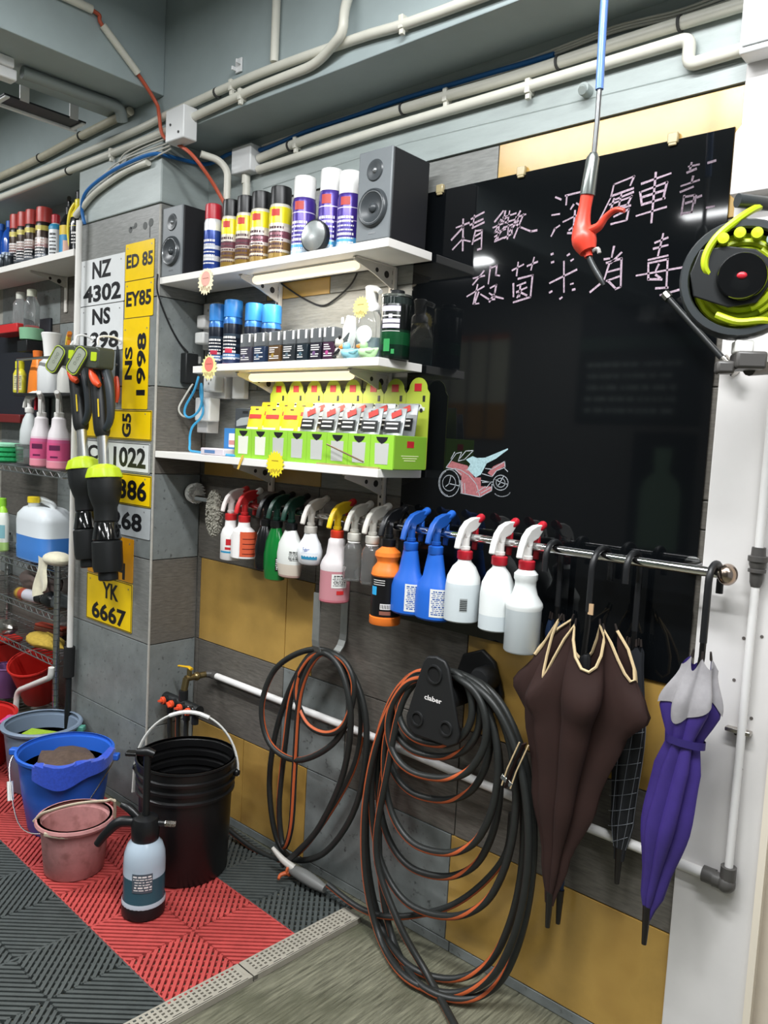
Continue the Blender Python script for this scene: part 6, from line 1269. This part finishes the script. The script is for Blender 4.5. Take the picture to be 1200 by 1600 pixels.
put('label_top', B().lathe([(.0364,.088),(.0364,.125)],n=12,a0=-110,a1=10), mt('label_yellow','#d9b92a',.4), t)
put('label_picture', B().lathe([(.0368,.02),(.0368,.065)],n=8,a0=-65,a1=-5), mt('label_pic','#d9b0a0',.5), t)
put('pump', B().lathe([(.015,.172),(.016,.20),(.007,.205),(.007,.228)],n=14).tube([(-.008,0,.232),(.02,-.012,.234),(.036,-.02,.228)],.008,10,smooth=3), dk, t)
t = thing('trigger_bottle', 'black and yellow bottle with yellow curved handle at the pillar edge', 'bottle', (-.652,-.15,2.0525))
put('body', B().lathe([(.032,0),(.037,.004),(.037,.11),(.030,.15),(.018,.172)],n=22), mt('dark_gloss','#15171a',.15), t)
put('yellow_shoulder', B().lathe([(.0372,.10),(.0305,.151),(.0185,.174),(.0185,.205),(.016,.208)],n=22), plastic('#e6d21e'), t)
put('handle', B().tube([(-.016,-.012,.195),(-.034,-.022,.16),(-.042,-.024,.10),(-.038,-.02,.045),(-.030,-.016,.02)],.0065,8,smooth=4), plastic('#e6d21e'), t)
put('black_head', B().lathe([(.014,.205),(.015,.235),(.006,.24)],n=14).tube([(-.02,0,.236),(.03,0,.242)],.009,8), dk, t)
put('white_print', dashes(B(), .0375, .03, .08, -80, -20, 3, 61), inkw, t)
# dark hanging board with bins
t = thing('bin_board', 'dark wall panel in the recess carrying red and green bins', 'panel', (0,0,0))
put('panel', B().bx(-1.85,-1.16,-.020,-.009,1.38,1.86), mt('navy_panel','#1d2028',.6), t, bev=.002)
put('red_bin', B().bx(-1.60,-1.27,-.12,-.0205,1.79,1.83), redd, t, bev=.004)
put('dark_ledge', B().bx(-1.265,-1.17,-.12,-.0205,1.70,1.75), dk, t, bev=.003)
put('red_bin', B().bx(-1.80,-1.30,-.09,-.0205,1.38,1.42), mt('deep_red','#6a1c1c',.5), t, bev=.004)
def clearb(label, x, y, z, cap, r=.03, h=.15):
    t = thing('clear_bottle', label, 'bottle', (x,y,z))
    put('body', B().lathe([(r*.9,0),(r,.005),(r,h*.78),(r*.6,h*.95),(r*.5,h)],n=18), clr, t)
    put('cap', B().lathe([(r*.62,h-.004),(r*.62,h+.026),(r*.55,h+.028)],n=16), plastic(cap), t)
    return t
clearb('clear bottle with pale cap standing in the red bin', -1.345, -.07, 1.8305, '#c9c9c0', .034, .12)
t = clearb('clear bottle with pale cap in the green cup on the dark ledge', -1.215, -.078, 1.7505, '#c6c7b4', .034, .20)
put('green_cup', B().lathe([(.040,.002),(.048,.005),(.052,.055),(.049,.056)],n=22), plastic('#7fb08c'), t)
t = thing('yellow_bottle', 'yellow flat bottle with printed label in the recess', 'bottle', (-1.335,-.075,1.52))
put('body', B().lathe([(.038,0),(.042,.005),(.042,.085),(.030,.105),(.018,.112)],n=20,sy=.6), plastic('#d9cf3a'), t)
put('label', B().lathe([(.0424,.012),(.0424,.08)],n=8,a0=-100,a1=-20,sy=.6), mt('label_pale','#d9d3a0',.5), t)
put('print', dashes(B(), .0428, .02, .075, -95, -25, 5, 63, 1, .6), mt('ink_grey','#5d5f52',.5), t)
put('cap', B().lathe([(.020,.11),(.020,.142),(.016,.145)],n=16), plastic('#e3dc2a'), t)
# black ledge with rail for the next bottles
t = thing('ledge', 'narrow black ledge with chrome rail in the recess by the pillar', 'shelf')
put('ledge_board', B().bx(-1.145-.06,-.57,-.16,-.009,1.50,1.512), dk, t, bev=.002)
put('rail', B().cyl((-1.19,-.15,1.66),(-.57,-.15,1.66),.006), chrome, t)
for x in (-1.185,-.585): put('rail_post', B().cyl((x,-.15,1.511),(x,-.15,1.661),.005), chrome, t)
t = thing('orange_bottle', 'wedge shaped orange bottle on the black ledge', 'bottle', (-1.135,-.085,1.5125))
put('body', B().lathe([(.052,0),(.056,.006),(.048,.09),(.030,.15),(.020,.165)],n=24,sy=.55,p=3), plastic('#e8822c'), t)
put('cap', B().lathe([(.019,.163),(.021,.19),(.016,.192)],n=16), plastic('#d96f2a'), t)
t = thing('foam_bottle', 'square white bottle with tall white flared cap on the black ledge', 'bottle', (-1.005,-.085,1.5125), rz=rad(12))
put('body', B().lathe([(.050,0),(.055,.006),(.055,.10),(.048,.135),(.026,.155)],n=24,sy=.75,p=4), plastic('#d6d8d8',.4), t)
put('flared_cap', B().lathe([(.030,.15),(.031,.17),(.036,.225),(.043,.258),(.040,.262)],n=22), plastic('#e9e9e6'), t)
put('side_spout', B().tube([(.03,0,.14),(.05,0,.11),(.056,0,.06)],.010,10,smooth=3), plastic('#e9e9e6'), t)
t = thing('spray_bottle', 'spray bottle with yellow and orange trigger on the black ledge', 'spray bottle', (-.860,-.085,1.5125))
put('bottle', B().lathe([(.036,0),(.040,.005),(.040,.07),(.030,.115),(.018,.145)],n=22), plastic('#c9c8c2',.35), t)
sprayer(t, .145, plastic('#e0b81c'), plastic('#e0822c'), nh=.07, yaw=-20)
t = thing('white_spout', 'small white curved spout bottle squeezed by the pole', 'bottle', (-.775,-.08,1.5125))
put('body', B().lathe([(.022,0),(.024,.004),(.024,.14),(.014,.16)],n=18), plastic('#d6d8d8',.4), t)
put('spout', B().tube([(0,0,.155),(0,0,.20),(-.02,-.006,.215),(-.034,-.012,.20)],.010,10,smooth=3), plastic('#e9e9e6'), t)
# wire rack
chr2 = mt('rack_chrome', '#aeb2b2', .25, .95)
rk = thing('wire_rack', 'chrome wire rack in the recess stacked with cleaning goods', 'rack')
for x, y in ((-.600,-.240),(-.600,-.03),(-1.55,-.240),(-1.55,-.03)):
    o = put('post', B().cyl((x,y,.0),(x,y,.835),.0125,n=14), chr2, rk)
    g = B(); z = .03
    while z < .82: g.lathe([(.0128,z),(.0128,z+.003)],c=(x,y,0),n=14,capb=False,capt=False); z += .025
    gg_ = put('groove_set', g, mt('groove','#55595a',.5,.6), o, sm=True); gg_['kind'] = 'stuff'
    put('post_cap', B().lathe([(.0135,.83),(.0135,.84),(.0,.843)],c=(x,y,0),n=14), dk, o)
def wshelf(z, x0=-1.55, x1=-.600, y0=-.240, y1=-.03, par=None):
    b = B()
    for zz in (z, z-.024):
        b.tube([(x0,y0,zz),(x1,y0,zz)],.0032,6).tube([(x0,y1,zz),(x1,y1,zz)],.0032,6).tube([(x0,y0,zz),(x0,y1,zz)],.0032,6).tube([(x1,y0,zz),(x1,y1,zz)],.0032,6)
    n = 24
    for i in range(n+1): b.tube([(x0+(x1-x0)*i/n,y0,z),(x0+(x1-x0)*i/n,y1,z)],.0018,5)
    for i in range(36): 
        xa = x0+(x1-x0)*i/36; xb = x0+(x1-x0)*(i+1)/36
        b.tube([(xa,y0,z if i%2 else z-.024),(xb,y0,z-.024 if i%2 else z)],.0016,5)
    for i in range(9):
        ya = y0+(y1-y0)*i/9; yb = y0+(y1-y0)*(i+1)/9
        b.tube([(x1,ya,z if i%2 else z-.024),(x1,yb,z-.024 if i%2 else z)],.0016,5)
    return put('wire_shelf', b, chr2, par or rk)
for z in (.80, .628, .445, .12): wshelf(z)
us = thing('wire_ledge', 'upper chrome wire shelf on the recess wall carrying pink bottles', 'shelf')
wshelf(1.20, -1.70, -.565, -.25, -.012, us)
t = thing('folded_cloths', 'bright green folded cloth pile on the upper wire shelf', 'cloth', (-1.31,-.165,1.204))
q = random.Random(9)
for k in range(4):
    put('cloth_fold', B().lathe([(.085,0),(.095,.006),(.095,.016),(.085,.021)],c=(0,0,k*.0212),n=26,sx=1,sy=.72,p=4), mt('cloth_green','#2fae6a' if k < 3 else '#8fd3b0',.9,var=.2,scale=80) if k < 3 else mt('cloth_mint','#9ad8b6',.9,var=.15,scale=80), t)
t = thing('clear_tub', 'low clear tub under the white trigger bottle', 'tub', (-1.13,-.12,1.204))
put('tub', B().lathe([(.0,0),(.045,0),(.05,.07),(.052,.075),(.048,.075),(.044,.006),(0,.006)],n=22,p=4), clr, t)
put('lid', B().lathe([(.052,.0755),(.053,.082),(.045,.084)],n=22,p=4), clr, t)
t = thing('spray_bottle', 'white translucent bottle with red mark standing on the clear tub', 'spray bottle', (-1.13,-.12,1.2885))
put('bottle', B().lathe([(.044,0),(.048,.006),(.046,.06),(.032,.11),(.018,.135),(.016,.14)],n=24,sy=.8), natural, t)
sprayer(t, .14, wht, wht, nh=.062, yaw=15, lev=red)
mg = [(0,'#d98a98'),(.14,'#d9a0ac'),(.16,'#c7507c'),(.50,'#c25a86'),(.56,'#d8bcc8'),(.60,'#dcd6d8')]
for x, y, lab in ((-.895,-.175,'pink liquid bottle with white trigger farther from the pillar'),(-.700,-.195,'pink liquid bottle with white trigger by the silver tool tube')):
    t = thing('spray_bottle', lab, 'spray bottle', (x,y,1.204), group='pink bottles on the upper wire shelf')
    put('bottle', B().lathe([(.040,0),(.045,.005),(.0445,.10),(.039,.145),(.029,.17),(.027,.20),(.019,.208)],n=24), mt('pink_bottle','#d08aa6',.35,bands=mg), t)
    sprayer(t, .205, wht, wht, nh=.066, yaw=-35)
    put('mark', B().lathe([(.0453,.075),(.0453,.095)],n=7,a0=-78,a1=-20).lathe([(.0453,.045),(.0453,.052)],n=6,a0=-70,a1=-30), mt('mark_plum','#5d1f45',.4), t)
t = thing('striped_bottle', 'slim black bottle with white lettering between the pink ones', 'bottle', (-.83,-.13,1.204))
put('body', B().lathe([(.024,0),(.026,.005),(.026,.13),(.020,.15),(.016,.21),(.017,.225)],n=18), mt('plum_black','#231318',.3), t)
put('print', dashes(B(), .0264, .02, .12, -90, -30, 6, 71), inkw, t)
# goods on the rack
t = thing('jerrycan', 'white plastic jug half full of blue liquid on the wire rack', 'jug', (-.905,-.150,.8035))
put('jug_body', B().lathe([(.100,0),(.110,.006),(.112,.06),(.110,.064),(.112,.17),(.108,.195),(.085,.222),(.07,.228)],n=36,sx=1.30,sy=.72,p=4), mt('jug_natural','#d9dee0',.35,bands=[(0,'#5c87c0'),(.05,'#3f78c0'),(.47,'#d4dade')]), t)
put('jug_handle', B().tube([(-.08,0,.205),(-.07,0,.245),(-.03,0,.255),(.03,0,.248),(.07,0,.24),(.085,0,.215)],.014,12,smooth=4), natural, t)
put('neck', B().lathe([(.022,.215),(.022,.25)],c=(-.03,-.035,0),n=18), natural, t)
put('cap', B().lathe([(.025,.245),(.025,.268),(.022,.27)],c=(-.03,-.035,0),n=18), plastic('#d9bf2a'), t)
put('white_side', B().box((-.128,-.0,.10),(.034,.118,.17)), natural, t, bev=.01)
t = thing('detergent_bottle', 'white and green bottle beside the jug on the wire rack', 'bottle', (-1.24,-.19,.8035))
put('body', B().lathe([(.042,0),(.048,.006),(.048,.15),(.034,.19),(.018,.205)],n=22,sy=.6), mt('green_white','#d8dfd6',.35,bands=[(0,'#a9cf7a'),(.2,'#dfe4dc'),(.85,'#9ad03a')]), t)
put('label', B().lathe([(.0484,.06),(.0484,.12)],n=7,a0=-80,a1=-10,sy=.6), mt('label_teal','#7fb0b8',.4), t)
put('cap', B().lathe([(.02,.2),(.02,.235),(.016,.238)],n=16), plastic('#8fd03a'), t)
t = thing('clear_crate', 'stack of clear plastic trays behind the jug at the pillar', 'crate', (-.665,-.085,.8035))
for k in range(4):
    b = B().bx(-.05,.05,-.05,.05,.0,.003).bx(-.05,-.047,-.05,.05,0,.085).bx(.047,.05,-.05,.05,0,.085).bx(-.047,.047,-.05,-.047,0,.085).bx(-.047,.047,.047,.05,0,.085)
    o = put('tray', b, mt('tray_clear','#dfe2e0',.15,trans=.6), t, (0,0,.088*k), sm=False)
    b = B()
    for x in (-.03,0,.03): b.bx(x-.003,x+.003,-.052,-.0502,.005,.08)
    b.bx(-.05,.05,-.052,-.0502,.035,.042); put('rib', b, mt('tray_rib','#e4e4de',.3), t, (0,0,.088*k), sm=False)
t = thing('tray_wrap', 'crumpled white plastic bag on top of the clear trays', 'bag', (-.665,-.09,1.158))
lump(0,0,.03,.055,.05,.032,4,mt('bag_white','#d9d9d6',.3,trans=.2),t,'bag_body')
t = thing('leather_cloth', 'cream chamois cloth draped over the rack post', 'cloth', (-.645,-.240,.80))
cr = mt('chamois', '#d3cdb4', .9, var=.10, scale=50, sheen=.3)
put('cloth_top', B().ball((.02,.01,.052),(.075,.05,.028),18,10), cr, t)
def cf(u, v):
    x = -.075+.10*u; return (x+.012*sin(6*v+3*u)-.015*v, -.022-.014*sin(7*u+1.5)*v-.012*sin(3.1*u), .055-.17*v*(1-.25*u))
put('cloth_fall', B().grid(cf, 16, 16), cr, t)
t = thing('lying_can', 'gold and white spray can lying on the second rack shelf', 'spray can', (-.99,-.22,.6555), rz=rad(6))
R_ = MX.Rotation(rad(90),4,'Y')
put('body', B().lathe([(.023,0),(.025,.004),(.025,.14),(.022,.15)],n=20,mat=R_), mt('can_lying','#c9c9d6',.28,.3,bands=[(0,'#8a6a2a'),(.08,'#c9a23c'),(.2,'#b5523c'),(.42,'#d6d4de')],axis='X'), t)
put('cap', B().lathe([(.022,.149),(.022,.19),(.019,.193)],n=18,mat=R_), dk, t)
for nm, lab, cat, p, r, m, sd in (('black_glove','crumpled black glove beside the lying can','glove',(-.74,-.19,.66),(.075,.05,.030),dk,21),('plastic_bag','wrinkled brownish plastic bag behind the lying can','bag',(-.98,-.12,.70),(.14,.06,.075),mt('bag_brown','#6d5d58',.35,trans=.15),22),('grey_rag','grey rag bunched by the front rack post','rag',(-.70,-.18,.66),(.06,.045,.03),mt('rag_grey','#565b5c',.9,var=.2,scale=60),23),('sponge','yellow sponge lying on the third rack shelf','sponge',(-.80,-.19,.478),(.115,.055,.030),mt('sponge_yellow','#b3963a',.9,var=.2,scale=90),24),('silver_nozzle','dull silver nozzle end lying on the third rack shelf','nozzle',(-1.12,-.21,.478),(.07,.04,.03),met,25)):
    tag(lump(*p,*r,sd,m,None,nm), lab, cat)
t = thing('scrub_brush', 'wooden brush with red back on the third rack shelf', 'brush', (-.93,-.10,.4495), rz=rad(15))
put('block', B().bx(-.09,.09,-.022,.022,.024,.045), mt('brush_wood','#6a3c2a',.6), t, bev=.006)
put('red_back', B().bx(-.085,.085,-.02,.02,.0455,.058), mt('brush_red','#a8402c',.5), t, bev=.004)
o = put('bristle_field', B().bx(-.085,.085,-.019,.019,0,.024), mt('brush_bristle','#3a3128',.9), t, sm=False); o['kind'] = 'stuff'
t = thing('red_tub', 'red plastic scoop tub tipped over under the wire rack', 'tub', (-.98,-.14,.262), rot=(rad(18),rad(12),0))
bucket(t, [(.070,-.10),(.074,-.095),(.100,.085),(.106,.09),(.104,.096)], mt('tub_red','#c22a24',.4), n=30)
t = thing('red_box', 'bright red box lower on the far side of the rack', 'box', (-1.40,-.15,.148))
put('box_body', B().bx(-.12,.09,-.09,.09,0,.20), mt('tub_red','#c22a24',.4), t, bev=.012)
put('box_lid', B().bx(-.125,.095,-.095,.095,.2005,.222), mt('tub_red2','#d8342c',.4), t, bev=.008)
t = thing('purple_tub', 'dusky purple tub between the red box and red scoop', 'tub', (-1.17,-.185,.148))
bucket(t, [(.05,0),(.053,.004),(.065,.13),(.069,.134),(.067,.139)], mt('tub_purple','#6d4a78',.45), n=24)
t = thing('grey_bin', 'translucent blue grey bin with green sponge behind the blue bucket', 'bin', (-.475,-.352,ZM))
bm = mt('bin_bluegrey', '#7f8fa3', .35, trans=.12)
bucket(t, [(.105,0),(.110,.006),(.132,.225),(.143,.229),(.146,.238),(.141,.243),(.134,.242)], bm)
put('water', B().lathe([(0,.175),(.124,.175)],n=32), mt('dirty_water2','#6b726c',.06,spec=.5), t)
put('rim_lug', B().box(dr*.148+V((0,0,.225)),(.03,.03,.02),rz=yaw), mt('lug_green','#4f8f80',.4), t, bev=.004)
t = thing('green_sponge', 'yellow green sponge floating in the blue grey bin', 'sponge', (-.46,-.365,ZM+.168), rz=rad(30))
put('sponge_body', B().bx(-.058,.058,-.03,.03,0,.034), mt('sponge_lime','#a9bf3a',.9,var=.15,scale=80), t, bev=.006)
put('scour_pad', B().bx(-.058,.058,-.0305,.0305,.0345,.040), mt('pad_green','#8fae2f',.95,var=.2,scale=150), t, bev=.002)
t = thing('red_basin', 'red basin at the far side of the blue grey bin', 'basin', (-.83,-.475,ZM))
bucket(t, [(.125,0),(.13,.006),(.16,.19),(.172,.195),(.174,.203),(.166,.205)], mt('basin_red','#b9221f',.4))
put('basin_handle', B().tube([V((.165*cos(rad(a)),.165*sin(rad(a)),.19-.07*sin(rad((a+110)*180/140)))) for a in range(-110,31,10)], .003, 6), mt('wire_white','#d9d6d2',.4), t)
drape('pink_cloth', 'magenta cloth hanging over the rim of the red basin', 'cloth', -.83, -.475, ZM+.203, .174, -30, 40, .06, mt('cloth_pink','#c2377e',.95,var=.2,scale=120,sheen=.3), seed=4)

# things on the wall behind the viewer, seen dimly in the glass
def poster(label, x0, x1, z0, z1, bands, axis='Z'):
    t = thing('poster', label, 'poster', ((x0+x1)/2,-3.888,(z0+z1)/2))
    put('sheet', B().box((0,0,0),(x1-x0,.006,z1-z0)), mt('poster_'+label[:12], bands[0][1], .6, bands=bands, axis=axis), t, sm=False)
    return t
pz = mt('poster_print', '#eceeec', .6)
t = poster('row of pale and amber banners on the wall behind the viewer', -2.03, -1.24, 1.46, 2.33, [(0,'#8a6420'),(.34,'#9a9a88'),(.94,'#8a4a30')])
b = B()
for k in range(1, 4): b.box((-.395+.79*k/4,.0045,0),(.022,.003,.87))
put('banner_gap', b, mt('gap_dark','#16181a',.7), t, sm=False)
t = poster('dark green price notice on the wall behind the viewer', -.60, .36, 1.62, 2.52, [(0,'#0f1512'),(.60,'#2e4438'),(.70,'#10151a')])
tb = B(); text(tb, '洗車', .30, .13, at(.12,.0045,.34) @ MX.Rotation(pi,4,'Z') @ FRONT, .01); put('lettering', tb, pz, t, sm=False)
q = random.Random(5); b = B()
for k in range(5):
    x = -.38
    while x < .3: w_ = q.uniform(.02,.06); b.box((x,.0045,-.02-.085*k),(w_,.001,.030)); x += w_+.02
put('print', b, mt('print_dim','#8d9a94',.6), t, sm=False)
t = thing('poster', 'dark poster of a green bottle on the wall behind the viewer', 'poster', (.12,-3.888,1.11))
put('sheet', B().box((0,0,0),(.46,.006,.9)), mt('poster_black','#0c0f10',.5), t, sm=False)
put('bottle_picture', B().prism([(-.15,-.40),(.15,-.40),(.15,.02),(.12,.10),(.055,.16),(.055,.22),(.062,.23),(.062,.34),(-.062,.34),(-.062,.23),(-.055,.22),(-.055,.16),(-.12,.10),(-.15,.02)][::-1], .001, at(0,.003,0) @ MX(((1,0,0,0),(0,0,1,0),(0,1,0,0),(0,0,0,1)))), mt('poster_bottle','#66806a',.5), t, sm=False)
